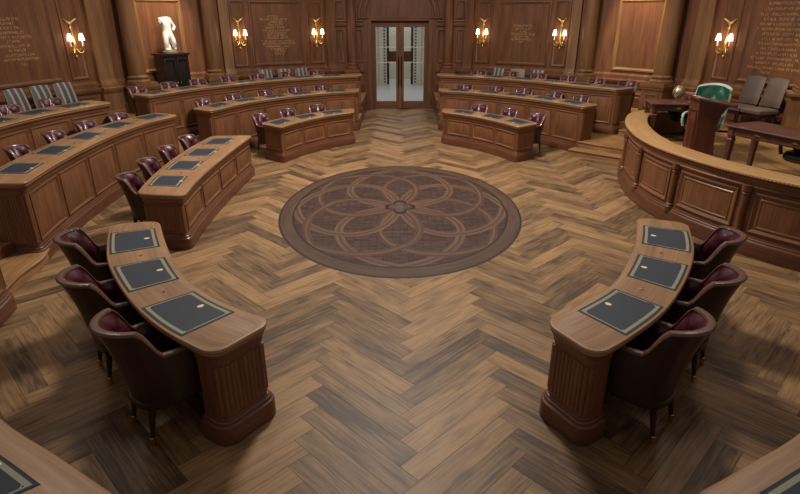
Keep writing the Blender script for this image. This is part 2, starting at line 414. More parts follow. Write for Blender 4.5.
# ------------------------------------------------------------------ desks
EDGE = [(-.022, 0), (-.008, -.003), (-.001, -.011), (.001, -.02), (-.004, -.03), (-.016, -.036), (-.018, -.042), (-.012, -.052), (-.02, -.06)]
class Desk:
    def __init__(s, I, O, zt, zf, n, label, zplat=0, reed=(True, True), npan=None, corner=.13, front_floor=0):
        s.n = n; s.zt = zt; s.zf = zf
        s.I = Path(resample(catmull(I, 12), 60)); s.O = Path(resample(catmull(O, 12), 60))
        s.L = (s.I.L+s.O.L)/2
        mid = (s.I.at(0)[0]+s.O.at(s.O.L)[0])/2
        s.loc = Vector((*((s.I.at(s.I.L/2)[0]+s.O.at(s.O.L/2)[0])/2), zf))
        s.t = thing('curved_desk', label, 'desk', s.loc)
        r = corner; st = []
        for k in range(7):
            ph = PI/2*k/6; st.append((r*(1-math.cos(ph)), r*(1-math.sin(ph))))
        PED = .26
        body = [(r+(s.L-2*r)*k/36, 0) for k in range(37)]
        body += [(PED, 0), (s.L-PED, 0)]; body = sorted(set(body))
        stat = st+[b for b in body if r+1e-6 < b[0] < s.L-r-1e-6]+[(s.L-d, i) for d, i in reversed(st)]
        s.stat = stat
        inn, out = [], []
        for d, ins in stat:
            t = d/s.L; a = s.I.at(t*s.I.L)[0]; b = s.O.at(t*s.O.L)[0]; w = (b-a).length
            inn.append(a.lerp(b, ins/w)); out.append(b.lerp(a, ins/w))
        poly = inn+out[::-1]
        area = sum(p.x*q.y-q.x*p.y for p, q in zip(poly, poly[1:]+poly[:1]))
        s.ccw = area > 0
        sg = 1 if s.ccw else -1
        N = len(inn)
        off = lambda o: offset_path(poly, o*sg, True)
        s.sg = sg
        # top
        m = B(); rows = [[(p.x, p.y, zt+z) for p in off(o)] for o, z in EDGE]
        m.grid(rows, cu=True)
        for o, z in (EDGE[0], EDGE[-1]):
            q = off(o); ii = q[:N]; oo = q[N:][::-1]
            m.grid([[(p.x, p.y, zt+z) for p in ii]]+[[(a.x+(b.x-a.x)*.5, a.y+(b.y-a.y)*.5, zt+z) for a, b in zip(ii, oo)]]+[[(p.x, p.y, zt+z) for p in oo]])
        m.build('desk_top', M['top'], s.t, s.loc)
        # body outline
        q = off(-.055); bi = q[:N]; bo = q[N:][::-1]
        zu = zt-.06
        k0 = next(i for i, (d, _) in enumerate(stat) if d >= PED-1e-6); k1 = next(i for i, (d, _) in enumerate(stat) if d >= s.L-PED-1e-6)
        for a, b in ((0, k0), (k1, N-1)):
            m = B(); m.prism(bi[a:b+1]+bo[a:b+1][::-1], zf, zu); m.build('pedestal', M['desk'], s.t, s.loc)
        # modesty wall
        m = B(); wall = bi[k0:k1+1]
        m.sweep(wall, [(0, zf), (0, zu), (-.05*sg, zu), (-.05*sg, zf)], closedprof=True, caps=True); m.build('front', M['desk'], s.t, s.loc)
        # U path round ends and front
        U = bo[0:k0+1][::-1]+bi+bo[k1:][::-1]
        dense = [U[0]]
        for p in U[1:]:
            if (p-dense[-1]).length > .004: dense.append(p)
        U = dense
        w = lambda prof: [(o*sg, z) for o, z in prof]
        m = B()
        m.sweep(U, w([(.001, zu), (.034, zu), (.03, zu-.018), (.016, zu-.03), (.012, zu-.045), (.012, zu-.075), (.001, zu-.08)]), caps=True)
        m.build('frieze', M['desk'], s.t, s.loc)
        m = B(); F = zf
        m.sweep(U, w([(.001, F+.215), (.012, F+.21), (.014, F+.195), (.026, F+.185), (.03, F+.165), (.045, F+.155), (.05, F+.14), (.05, F+.005), (.001, F+.005)]), caps=True)
        m.build('plinth', M['plinth'], s.t, s.loc)
        # front panels
        bp = Path(bi[k0-2:k1+3]); ns = sg
        Fn = lambda u, z, o: (lambda p: (p.x, p.y, z))(bp.at(u, o*ns)[0])
        npan = npan or n; pw = bp.L/npan; zlo = F+.255; zhi = zu-.115
        RG = [(0, .001), (.004, .014), (.014, .016), (.022, .008), (.034, .003), (.036, .001), (.06, .001), (.075, .006)]
        for k in range(npan):
            m = B(); m.ring_panel(Fn, k*pw+.04, (k+1)*pw-.04, zlo, zhi, RG)
            m.build('front_panel', M['panel'], s.t, s.loc)
        # ends
        for e, do in zip((0, 1), reed):
            if e == 0: pp = bo[0:4][::-1]+bi[0:4]
            else: pp = bi[-4:]+bo[-4:][::-1]
            if e == 0: pp = bo[0:7][::-1]+bi[0:7]
            else: pp = bi[-7:]+bo[-7:][::-1]
            ep = Path([p for i, p in enumerate(pp) if i == 0 or (p-pp[i-1]).length > 1e-4])
            m = B(); a, b2 = .035, ep.L-.035
            if do:
                nr = int((b2-a)/.036); cols = []
                for i in range(nr*6+1):
                    u = a+(b2-a)*i/(nr*6); o = .001+.013*abs(math.sin(PI*i/6)); p = ep.at(u, o*ns)[0]; cols.append(p)
                zs = (zlo, zhi)
                m.grid([[(p.x, p.y, z) for p in cols] for z in (zlo, zhi)], swap=True)
                base = [ep.at(a+(b2-a)*i/(nr*6), 0)[0] for i in range(nr*6+1)]
                for z in zs: m.grid([[(p.x, p.y, z) for p in base], [(p.x, p.y, z) for p in cols]])
                m.build('reeded_end', M['panel'], s.t, s.loc)
            else:
                Fe = lambda u, z, o: (lambda p: (p.x, p.y, z))(ep.at(u, o*ns)[0])
                m.ring_panel(Fe, a, b2, zlo, zhi, RG); m.build('end_panel', M['panel'], s.t, s.loc)
    def tv(s, t, v, z):
        a = s.I.at(t*s.I.L)[0]; b = s.O.at(t*s.O.L)[0]; p = a.lerp(b, v); return (p.x, p.y, z)
    def pads(s, ts, hw=.26):
        for t in ts:
            s.pad(t, hw)
        for a, b in zip(ts, ts[1:]):
            c = s.tv((a+b)/2, .47, s.zt); m = B(); m.lathe([(.017, .0005), (.017, .004), (.012, .006), (.004, .003)], 12, c)
            m.build('socket', M['socket'], s.t, s.loc)
    def pad(s, t, hw):
        h = hw/s.L; W = (Vector(s.tv(t, 1, 0))-Vector(s.tv(t, 0, 0))).length
        def patch(m, i, z, mi=0, bands=None):
            n = 6; a, b = t-h+i/s.L, t+h-i/s.L; pdw = min(.83, .45/W); c0 = .68*(1-pdw); c, d = c0+i/W, c0+pdw-i/W
            return a, b, c, d
        def rect(m, a, b, c, d, z, mi=0, n=6):
            m.grid([[s.tv(a+(b-a)*i/n, v, z) for i in range(n+1)] for v in (c, (c+d)/2, d)], m=mi)
        m = B(); a, b, c, d = patch(m, 0, 0)
        n = 6; z0, z1 = s.zt-.001, s.zt+.0025
        top = [s.tv(a+(b-a)*i/n, c, z1) for i in range(n+1)]+[s.tv(b+(a-b)*i/n, d, z1) for i in range(n+1)]
        m.grid([[(x, y, z0) for x, y, z in top], top], cu=True, m=1); rect(m, a, b, c, d, z1, 1)
        e = .012; rect(m, a+e/s.L, b-e/s.L, c+e/W, d-e/W, z1+.0004, 0)
        pd = m.build('writing_pad', [M['pad'], M['padblack']], s.t, s.loc)
        m = B(); z = z1+.0009
        e = .02; a2, b2, c2, d2 = a+e/s.L, b-e/s.L, c+e/W, d-e/W
        wb, wt = .027/W, .012/s.L
        rect(m, a2, b2, c2, c2+wb, z); rect(m, a2, b2, d2-wb, d2, z)
        rect(m, a2, a2+wt, c2+wb, d2-wb, z, 0, 1); rect(m, b2-wt, b2, c2+wb, d2-wb, z, 0, 1)
        for cu, k in ((a2+wt, 1), (b2-wt, -1)):
            for cv_, l in ((c2+wb, 1), (d2-wb, -1)):
                m.ngon([s.tv(cu, cv_, z), s.tv(cu+k*.022/s.L, cv_, z), s.tv(cu, cv_+l*.02/W, z)])
        gb = m.build('gold_border', M['gold'], pd)
        gb.location = (0, 0, 0)
        for vtx in gb.data.vertices: vtx.co -= s.loc
        m = B(); cen = Vector(s.tv(t, .3, z)); du = (Vector(s.tv(t+.01, .3, z))-cen).normalized(); dv = (Vector(s.tv(t, .4, z))-cen).normalized()
        for ru, rv, zz in ((.021, .028, .0002),):
            pts = [cen+du*ru*math.cos(2*PI*k/16)*(1+.1*math.cos(6*PI*k/16))+dv*rv*math.sin(2*PI*k/16)+Vector((0, 0, zz)) for k in range(16)]
            m.ngon(pts)
        m.build('emblem', M['emblem'], pd, s.loc)

def mir(L): return [(-x, y) for x, y in L]
desks = {}
def D(key, I, O, zt, zf, n, label, ts=None, hw=.28, scale=1, cts=None, **k):
    I = [(x*scale, y*scale) for x, y in I]; O = [(x*scale, y*scale) for x, y in O]
    d = Desk(I, O, zt, zf, n, label, **k); desks[key] = d
    d.ts = ts or [(i+.5)/n for i in range(n)]
    d.cts = cts or d.ts; d.pads(d.ts, hw); return d

D('FL', [(-2.77, 5.93), (-2.48, 5.35), (-2.21, 4.87), (-1.91, 4.42), (-1.6, 4.1), (-1.29, 3.87), (-.97, 3.68)],
  [(-3.28, 5.8), (-3.04, 5.24), (-2.74, 4.68), (-2.24, 4.01), (-1.8, 3.56), (-1.3, 3.2)], .84, 0, 3,
  'curved three-seat wooden desk nearest the camera on the left', ts=[.19, .485, .785], hw=.295, scale=.9724)
D('FR', [(2.77, 6.05), (2.56, 5.52), (2.26, 4.92), (1.87, 4.32), (1.44, 3.93), (1.1, 3.67)],
  [(3.28, 5.85), (2.99, 5.12), (2.63, 4.5), (2.16, 3.88), (1.7, 3.45), (1.36, 3.2)], .84, 0, 3,
  'curved three-seat wooden desk nearest the camera on the right', ts=[.19, .485, .785], hw=.295, scale=.9724)
D('L4', [(-2.83, 6.85), (-2.91, 7.7), (-2.94, 8.7), (-2.93, 9.9), (-2.9, 10.82)],
  [(-3.5, 6.95), (-3.62, 7.6), (-3.72, 8.5), (-3.76, 9.6), (-3.7, 10.75)], .78, 0, 4,
  'curved four-seat wooden desk on the left beside the floor medallion', ts=[.17, .4, .63, .86], hw=.27)
D('BL', [(-2.5, 11.62), (-2.23, 12.3), (-1.68, 13.08), (-1.1, 13.65)],
  [(-3.08, 12.1), (-2.75, 12.75), (-2.2, 13.45), (-1.72, 13.9), (-1.18, 14.25)], .78, 0, 3,
  'low curved three-seat wooden desk in front row left of the glass door', reed=(False, False), ts=[0.155, 0.475, 0.77], cts=[0.165, 0.437, 0.72])
D('BR', [(1.02, 13.66), (1.7, 13.02), (2.2, 12.3), (2.5, 11.66)],
  [(1.08, 14.22), (1.7, 13.9), (2.2, 13.4), (2.72, 12.75), (3.06, 12.1)], .78, 0, 3,
  'low curved three-seat wooden desk in front row right of the glass door', reed=(False, False), ts=[0.227, 0.553, 0.84], cts=[0.27, 0.56, 0.83])
D('L5', [(-4.57, 6.45), (-4.74, 7.3), (-4.86, 8.3), (-4.92, 9.4), (-4.85, 10.4), (-4.55, 11.45)],
  [(-5.25, 6.42), (-5.45, 7.5), (-5.58, 8.5), (-5.63, 9.6), (-5.52, 10.7), (-5.15, 11.75)], 1.07, 0, 5,
  'raised second-row five-seat wooden desk on the left, behind four-seat desk', ts=[0.14, 0.345, 0.55, 0.74, 0.92], cts=[0.12, 0.32, 0.52, 0.69, 0.85])
D('BL5', [(-4.07, 11.95), (-3.65, 13.05), (-3.0, 14.0), (-2.1, 14.8), (-1.1, 15.32)],
  [(-4.6, 12.3), (-4.2, 13.4), (-3.42, 14.42), (-2.43, 15.3), (-1.15, 15.98)], 1.07, 0, 5,
  'raised second-row five-seat wooden desk left of the glass door', ts=[0.135, 0.32, 0.5, 0.66, 0.86], cts=[0.138, 0.31, 0.49, 0.658, 0.804])
D('BR5', [(1.05, 15.42), (2.1, 14.85), (3.1, 13.98), (3.75, 13.1), (4.12, 12.5)],
  [(1.1, 16.02), (2.42, 15.4), (3.5, 14.5), (4.2, 13.55), (4.6, 12.9)], 1.07, 0, 5,
  'raised second-row five-seat wooden desk right of the glass door', ts=[0.13, 0.32, 0.5, 0.69, 0.87], cts=[0.145, 0.33, 0.5, 0.68, 0.85])
D('BLc', [(-4.2, 5.35), (-4.0, 4.55), (-3.55, 3.75), (-2.9, 2.95), (-2.1, 2.28), (-1.59, 1.97), (-1.14, 1.7)],
  [(-4.88, 5.5), (-4.68, 4.5), (-4.2, 3.5), (-3.4, 2.55), (-2.4, 1.75), (-1.6, 1.25)], 1.07, 0, 5,
  'raised second-row wooden desk cut off at bottom left corner of the photo', ts=[.155, .335, .515, .695, .873])
D('BRc', [(1.2, 1.72), (1.57, 1.91), (2.1, 2.22), (2.95, 2.95), (3.6, 3.75), (4.1, 4.6), (4.4, 5.35)],
  [(1.62, 1.25), (2.4, 1.68), (3.4, 2.5), (4.2, 3.45), (4.75, 4.4), (5.05, 5.3)], 1.07, 0, 5,
  'raised second-row wooden desk cut off at bottom right corner of the photo', ts=[.108, .288, .468, .648, .828])
D('L3', [(-6.05, 6.4), (-6.2, 7.6), (-6.26, 8.7), (-6.15, 9.8), (-5.72, 11.2)],
  [(-6.7, 6.4), (-6.86, 7.6), (-6.92, 8.8), (-6.8, 10.1), (-6.36, 11.5)], 1.36, Z2, 5,
  'raised third-row wooden desk on the far left in front of striped chairs', ts=[.14, .34, .53, .71, .88])
D('BL6', [(-5.42, 12.1), (-4.78, 13.45), (-3.68, 14.85), (-2.5, 15.85), (-1.1, 16.52)],
  [(-5.95, 12.4), (-5.25, 13.85), (-4.05, 15.35), (-2.8, 16.4), (-1.15, 17.15)], 1.36, Z2, 7,
  'raised third-row wooden desk along back wall left of the glass door', ts=[0.08, 0.215, 0.345, 0.475, 0.605, 0.735, 0.86], cts=[0.078, 0.204, 0.32, 0.447, 0.57, 0.7, 0.815])
D('BR6', [(1.07, 16.6), (2.26, 16.05), (3.45, 15.1), (4.4, 14.0), (5.15, 13.28)],
  [(1.12, 17.2), (2.5, 16.65), (3.9, 15.6), (4.95, 14.4), (5.72, 13.65)], 1.36, Z2, 6,
  'raised third-row wooden desk along back wall right of the glass door', ts=[0.15, 0.31, 0.47, 0.63, 0.78, 0.92], cts=[0.196, 0.354, 0.497, 0.644, 0.788, 0.935])
for k in ('L5', 'BL5', 'BR5', 'BLc', 'BRc', 'L3', 'BL6', 'BR6'): pass

# ------------------------------------------------------------------ platforms, steps
def platform(name, inner, outer, z, mat, zb=0, side=None):
    m = B(); I = resample(catmull(inner, 10), 50); O = resample(catmull(outer, 10), 50)
    m.grid([[(p.x, p.y, z) for p in I], [(p.x, p.y, z) for p in O]], m=0)
    m.grid([[(p.x, p.y, zb) for p in I], [(p.x, p.y, z) for p in I]], m=1)
    for e in (0, -1): m.ngon([(I[e].x, I[e].y, zb), (O[e].x, O[e].y, zb), (O[e].x, O[e].y, z), (I[e].x, I[e].y, z)], 1)
    return struct(m.build(name, [mat, M['plinth']], smooth=30))
W_R = [(1.2, 19.2), (2.0, 19.15), (2.6, 18.75), (3.3, 18.25), (4.2, 17.75), (5.0, 17.2), (5.8, 16.6), (6.5, 15.9), (7.1, 15.0), (7.6, 14.0), (8.1, 12.9), (8.5, 11.5), (8.75, 10), (8.9, 8), (8.9, 5)]
in2L = [(-1.4, 1.6), (-2.2, 2.1), (-3.1, 2.95), (-3.75, 3.8), (-4.2, 4.7), (-4.45, 5.3), (-4.98, 6.0), (-4.92, 6.6), (-4.97, 7.4), (-5.08, 8.4), (-5.12, 9.4), (-5.02, 10.4), (-4.78, 11.15), (-4.5, 11.7), (-4.25, 12.2), (-3.85, 13.1), (-3.2, 14.1), (-2.25, 14.95), (-1.13, 15.52)]
out2L = [(-1.4, .4), (-3.2, .4), (-5.4, 1.2), (-7, 2.7), (-8.6, 4.6), (-8.8, 7), (-8.6, 10), (-7.9, 13), (-6.6, 15.6), (-4.2, 17.6), (-1.13, 18.9)]
platform('floor_row_left', in2L, out2L, Z2, M['platform'])
in2R = [(1.4, 1.6), (2.2, 2.1), (3.1, 2.95), (3.8, 3.8), (4.3, 4.6), (4.75, 5.3), (5.0, 5.7)]
platform('floor_row_right', in2R, [(1.4, .4), (3.2, .4), (5.4, 1.2), (7, 2.7), (8.6, 4.6)], Z2, M['platform'])
in2B = [(1.13, 15.62), (2.25, 15.02), (3.25, 14.12), (3.95, 13.2), (4.3, 12.6), (4.6, 12.15), (4.95, 11.8)]
platform('floor_row_back', in2B, [(1.13, 18.9), (3.5, 17.9), (5.2, 16.7), (6.4, 15.6), (7, 14.5), (7, 13.2), (6.4, 12.6)], Z2, M['platform'])
in3L = [(-6.2, 6.2), (-6.4, 7.6), (-6.46, 8.7), (-6.35, 9.9), (-6.0, 11.1), (-5.75, 11.75), (-5.6, 12.2), (-4.95, 13.55), (-3.85, 14.97), (-2.62, 16), (-1.13, 16.72)]
out3L = [(-8.8, 6), (-8.8, 7.6), (-8.75, 9), (-8.6, 10.4), (-8.4, 11.6), (-7.9, 13), (-7.2, 14.6), (-5.9, 16.4), (-3.6, 18), (-1.13, 19.05)]
platform('floor_back_left', in3L, out3L, Z3, M['platform'], Z2-.01)
in3R = [(1.13, 16.8), (2.4, 16.2), (3.62, 15.25), (4.6, 14.15), (5.35, 13.45), (5.75, 12.95), (6.3, 12.5)]
out3R = [(1.13, 19.05), (3.6, 18), (5.9, 16.4), (7.2, 14.6), (7.9, 13.2), (8.2, 12.2), (8.3, 11.6)]
platform('floor_back_right', in3R, out3R, Z3, M['platform'], Z2-.01)
# dais
dais_in = [(6.7, 12.45), (5.9, 12.25), (5.3, 12.02), (4.82, 11.55), (4.38, 10.6), (4.12, 9.6), (4.05, 8.95), (4.07, 8.35), (4.25, 7.55), (4.53, 6.9), (4.9, 6.35), (5.5, 5.75), (6.3, 5.2)]
dais_out = [(8.2, 12.2), (8.3, 11.9), (8.45, 11.5), (8.6, 11), (8.7, 10.4), (8.75, 9.7), (8.8, 9), (8.85, 8.3), (8.88, 7.6), (8.88, 7), (8.88, 6.5), (8.88, 6), (8.88, 5.3)]
platform('floor_dais', [(x+.12, y) for x, y in dais_in], dais_out, Z3, M['platform'])

def step(name, path, depth, z0, z1, label):
    m = B(); P = resample(catmull(path, 8), 16); sgn = 1
    prof = [(0, z0), (0, z1-.03), (.018, z1-.024), (.02, z1-.006), (.012, z1), (-depth, z1)]
    m.sweep(P, prof); return struct(m.build(name, M['step']))
# left steps between desks (path runs so that its right-hand side faces the oval floor)
step('floor_step', [(-4.42, 5.45), (-4.5, 5.9), (-4.52, 6.3), (-4.62, 6.62)], .6, 0, .14, '')
step('floor_step', [(-4.98, 5.5), (-5.0, 5.95), (-5.0, 6.3), (-5.05, 6.6)], .3, .14, Z2-.003, '')
step('floor_step', [(-4.5, 11.1), (-4.3, 11.6), (-4.05, 12.05)], .6, 0, .14, '')
step('floor_step', [(3.93, 12.5), (4.4, 12.0), (4.9, 11.55)][::-1] and [(3.93, 12.5), (4.4, 12.02), (4.85, 11.6)], -.6, 0, .14, '') if False else None
def step_r(path, depth, z0, z1):
    m = B(); P = resample(catmull(path, 8), 16)
    prof = [(0, z0), (0, z1-.03), (.018, z1-.024), (.02, z1-.006), (.012, z1), (-depth, z1)]
    m.sweep(P, prof); return struct(m.build('floor_step', M['step']))
step_r([(3.85, 12.4), (4.35, 11.95), (4.85, 11.5)], .75, 0, .14)
step_r([(4.1, 12.62), (4.55, 12.12), (5.0, 11.7)], .6, .14, Z2-.003)
step_r([(5.25, 13.2), (5.6, 12.85), (6.1, 12.45)], .4, Z2, Z2+.145)
step_r([(-6.05, 11.0), (-5.7, 11.6), (-5.45, 12.1)], .4, Z2, Z2+.145)

# ------------------------------------------------------------------ dais rail wall
def make_dais():
    t = thing('dais_balustrade', 'curved panelled wooden balustrade with wide pale oak rail round the right-hand dais', 'balustrade', (4.2, 8.9, 0))
    o = (4.2, 8.9, 0)
    # run so that right-hand normal faces the oval floor (west): from far end to near end => direction -y, right is -x
    P = resample(catmull(dais_in, 12), 90); p = Path(P)
    ZR = 1.08
    m = B(); m.sweep(P, [(0, 0), (0, ZR-.06), (-.3, ZR-.06), (-.3, 0)], closedprof=True, caps=True); m.build('wall_body', M['desk'], t, o)
    m = B(); m.sweep(P, [(.05, ZR-.004), (.062, ZR-.012), (.065, ZR-.03), (.055, ZR-.045), (.03, ZR-.055), (-.33, ZR-.055), (-.345, ZR-.03), (-.34, ZR-.008), (-.33, ZR), (.04, ZR)], closedprof=True, caps=True)
    m.build('rail_cap', M['rail'], t, o)
    m = B(); m.sweep(P, [(.001, ZR-.058), (.04, ZR-.058), (.034, ZR-.085), (.02, ZR-.1), (.016, ZR-.15), (.028, ZR-.16), (.028, ZR-.175), (.012, ZR-.19), (.001, ZR-.192)], caps=True)
    m.build('frieze', M['desk'], t, o)
    m = B(); m.sweep(P, [(.001, .27), (.016, .265), (.02, .245), (.034, .235), (.036, .215), (.05, .2), (.055, .18), (.055, .005), (.001, .005)], caps=True)
    m.build('plinth', M['plinth'], t, o)
    # small pilasters
    def nearest(x, y): return min(range(901), key=lambda k: (p.at(p.L*k/900)[0]-Vector((x, y))).length)*p.L/900
    ss = [nearest(*q) for q in ((4.9, 11.6), (4.25, 10.2), (4.03, 9.05), (4.1, 7.98), (4.5, 6.85), (5.4, 5.8))]
    for u in ss:
        m = B(); pos, n = p.at(u, .012); pts = []
        m.lathe([(.075, .2), (.075, .27), (.06, .28), (.066, .3), (.05, .32), (.05, .8), (.062, .815), (.052, .83), (.068, .85), (.07, ZR-.15)], 14, (pos.x, pos.y, 0))
        m.build('pilaster', M['desk'], t, o)
    F = lambda u, z, q: (lambda w: (w.x, w.y, z))(p.at(u, q)[0])
    ends = [.15]+ss+[p.L-.1]
    for a, b in zip(ends, ends[1:]):
        if b-a < .4: continue
        m = B(); m.ring_panel(F, a+.11, b-.11, .31, ZR-.23, [(0, .001), (.005, .018), (.02, .021), (.034, .012), (.05, .004), (.054, .001), (.07, .001), (.078, .008), (.095, .008), (.1, .002)], n=10)
        m.build('front_panel', M['panel'], t, o)
    m = B()
    for i in range(int(2.2/.045)):
        pos, n = p.at(ss[4]-.5+i*.045, .066); m.blob((pos.x, pos.y, ZR-.03), (.012, .012, .012), 6, 4)
    m.build('bead_moulding', M['rail'], t, o)
make_dais()

# ------------------------------------------------------------------ tub chair
def make_tub(loc=(0, 0, 0)):
    t = thing('tub_chair', 'x', 'chair', loc)
    NU = 44; Rr = .275; ST = .2; tot = 2*ST+PI*Rr
    def plan(u):                       # u -1..1 -> (pos, outward normal, back weight)
        d = (u+1)/2*tot
        if d < ST: return Vector((Rr, ST-d)), Vector((1, 0)), 0
        if d > tot-ST: return Vector((-Rr, d-(tot-ST))), Vector((-1, 0)), 0
        a = (d-ST)/Rr; n = Vector((math.cos(a), -math.sin(a))); return n*Rr, n, max(0.0, math.sin(a))**1.2
    def top(u):
        a = abs(u)
        k = min(1, max(0, (a-.40)/.2)); k = k*k*(3-2*k)
        h = .85*(1-k)+.655*k
        return h+.012*math.cos(a*PI/.9)*(1-k)-.02*max(0, a-.6)
    def surf(u, w, inner=0, off=0):
        p, n, bw = plan(u); zb = .30; z = zb+(top(u)-zb)*w
        tz = (z-.3)/.58
        sc = -.055*max(0.0, 1-tz)**1.3*(.4+.6*bw)+.045*bw*max(0, tz-.55)**1.5/.3
        q = p+n*(sc-inner+off); q.y -= .05*bw*max(0, tz)
        return Vector((q.x, q.y, z))
    us = [-1+2*i/NU for i in range(NU+1)]
    m = B(); ws = [0, .12, .3, .5, .7, .85, .95, 1]
    m.grid([[surf(u, w) for u in us] for w in ws])
    for u in (-1, 1):                                   # front scroll roll and arm front
        a = surf(u, 1); x = a.x-math.copysign(.025, a.x)
        m.tube([(x, a.y-.005, .29), (x, a.y, .36), (x, a.y+.012, .5), (x, a.y+.02, .61), (x, a.y+.02, .645)], [.024, .03, .036, .046, .04], 10)
        m.blob((x, a.y+.012, .615), (.045, .06, .045), 10, 7)
    m.build('outer_shell', M['hide'], t)
    m = B(); rows = []
    for u in us:
        p, n, bw = plan(u); c = surf(u, 1, .018)
        rr, hh = .024+.006*bw, .018
        rows.append([c+Vector((n.x*rr*math.cos(a), n.y*rr*math.cos(a), hh*math.sin(a))) for a in [2*PI*k/8 for k in range(8)]])
    m.grid(rows, cu=True); m.ngon(rows[0]); m.ngon(rows[-1])
    m.build('rolled_rim', M['rim'], t)['label'] = 'worn brown leather rolled rim'
    m = B(); NU2, NW = 72, 16; rows = []
    for i in range(NW+1):
        w = i/NW; r = []
        for j in range(NU2+1):
            u = -1+2*j/NU2; a = u*7.0; bq = w*3.2*(top(u)-.3)/.58+.2
            d = (abs(math.sin(PI*(a+bq)/1.0*.5))*abs(math.sin(PI*(a-bq)*.5)))**.5
            fade = min(1, 6*(1-w))
            q = surf(u, .2+.8*w, .036+.04*d*fade*(.3+.7*(1-min(1, max(0, (abs(u)-.75)/.2)))))
            r.append(q)
        rows.append(r)
    m.grid(rows); m.build('tufted_lining', M['tuft'], t, smooth=80)['label'] = 'glossy oxblood buttoned leather lining'
    m = B(); rows = []
    def dshape(s, z):
        out = []
        for k in range(36):
            a = 2*PI*k/36; x = .22*math.copysign(abs(math.cos(a))**.75, math.cos(a)); y = math.sin(a); y = .235*y if y > 0 else .22*y
            out.append((x*s, y*s+.0, z))
        return out
    for s_, z in ((.96, .3), (1.0, .33), (1.02, .39), (.99, .435), (.9, .455), (.6, .468), (.02, .472)): rows.append(dshape(s_, z))
    m.grid(rows, cu=True); m.ngon(rows[0]); m.build('seat_cushion', M['tuft'], t, smooth=60)
    m = B(); m.grid([dshape(.98, .25), dshape(1.04, .26), dshape(1.05, .3), dshape(.9, .31)], cu=True); m.ngon(dshape(.98, .25)); m.build('seat_rail', M['hide'], t)
    for lx, ly in ((.19, .18), (-.19, .18), (.15, -.17), (-.15, -.17)):
        m = B(); k = -.035 if ly < 0 else .01; kx = math.copysign(.012, lx)
        m.tube([(lx+kx, ly+k, .045), (lx+kx*.7, ly+k*.7, .1), (lx+kx*.2, ly+k*.2, .2), (lx, ly, .262)], [.014, .017, .024, .028], 10)
        lg = m.build('leg', M['chairwood'], t)
        m = B(); m.lathe([(.004, 0), (.017, .002), (.018, .024), (.019, .03), (.019, .06), (.016, .062)], 10, (lx+kx, ly+k, 0)); m.build('brass_caster', M['brass'], lg)['label'] = 'brass caster cup'
    return t

proto = None
def place_chair(x, y, z, face, label, group):
    global proto
    if proto is None: proto = make_tub(); o = proto
    else: o = copy_tree(proto)
    o.location = (x, y, z); o.rotation_euler = (0, 0, face); o['label'] = label; o['category'] = 'chair'; o['group'] = group
    return o
ORD = ['first', 'second', 'third', 'fourth', 'fifth', 'sixth', 'seventh']
def desk_chairs(key, zf, where, order, dist=.12, skip=(), jitter=None, group=None, dists=None, shift=0, sc_=1):
    d = desks[key]; n = len(d.ts)
    for i, t in enumerate(d.cts):
        if i in skip: continue
        a = Vector(d.tv(t, 0, 0)); b = Vector(d.tv(t, 1, 0)); q = d.O.at(min(.97, t+shift)*d.O.L); nrm = Vector((q[1].x, q[1].y, 0)); b = Vector((q[0].x, q[0].y, 0)); nrm = nrm if nrm.dot(b-Vector((a.x, a.y, 0))) > 0 else -nrm
        dd = dists[i] if dists else dist
        p = b+nrm*dd
        f = math.atan2(-nrm.y, -nrm.x)-PI/2
        if jitter: f += jitter[i]
        k = i if order[0] == '+' else n-1-i
        o = place_chair(p.x, p.y, zf, f, 'burgundy tub chair, %s from %s %s' % (ORD[k], order[1:], where), group); o.scale = (sc_, sc_, sc_*(1.07 if sc_ > 1 else 1))
desk_chairs('FL', 0, 'at the near left three-seat desk', '-the near end', .03, group='tub chairs at the near left desk', jitter=[.0, .05, -.05], shift=.015, sc_=1.07)
desk_chairs('FR', 0, 'at the near right three-seat desk', '-the near end', .03, shift=.015, group='tub chairs at the near right desk', jitter=[0, -.05, .05], sc_=1.07)
desk_chairs('L4', 0, 'at the left four-seat desk', '+the near end', .04, group='tub chairs at the left four-seat desk')
desk_chairs('BL', 0, 'at front-row desk left of the door', '-the door', .18, group='tub chairs at the front-row back left desk')
desk_chairs('BR', 0, 'at front-row desk right of the door', '+the door', .18, group='tub chairs at the front-row back right desk')
desk_chairs('L5', Z2, 'at the left second-row desk', '+the near end', -.02, group='tub chairs at the left second-row desk')
desk_chairs('BL5', Z2, 'at second-row desk left of the door', '-the door', .04, group='tub chairs at second-row back left desk')
desk_chairs('BR5', Z2, 'at second-row desk right of the door', '+the door', .03, group='tub chairs at second-row back right desk')
desk_chairs('L3', Z3, 'at the left third-row desk', '-the far end', .12, skip=(0, 1, 2), group='tub chairs at the left third-row desk')
desk_chairs('BL6', Z3, 'at third-row desk left of the door', '-the door', .18, group='tub chairs at third-row back left desk')
desk_chairs('BR6', Z3, 'at third-row desk right of the door', '+the door', .18, group='tub chairs at third-row back right desk')

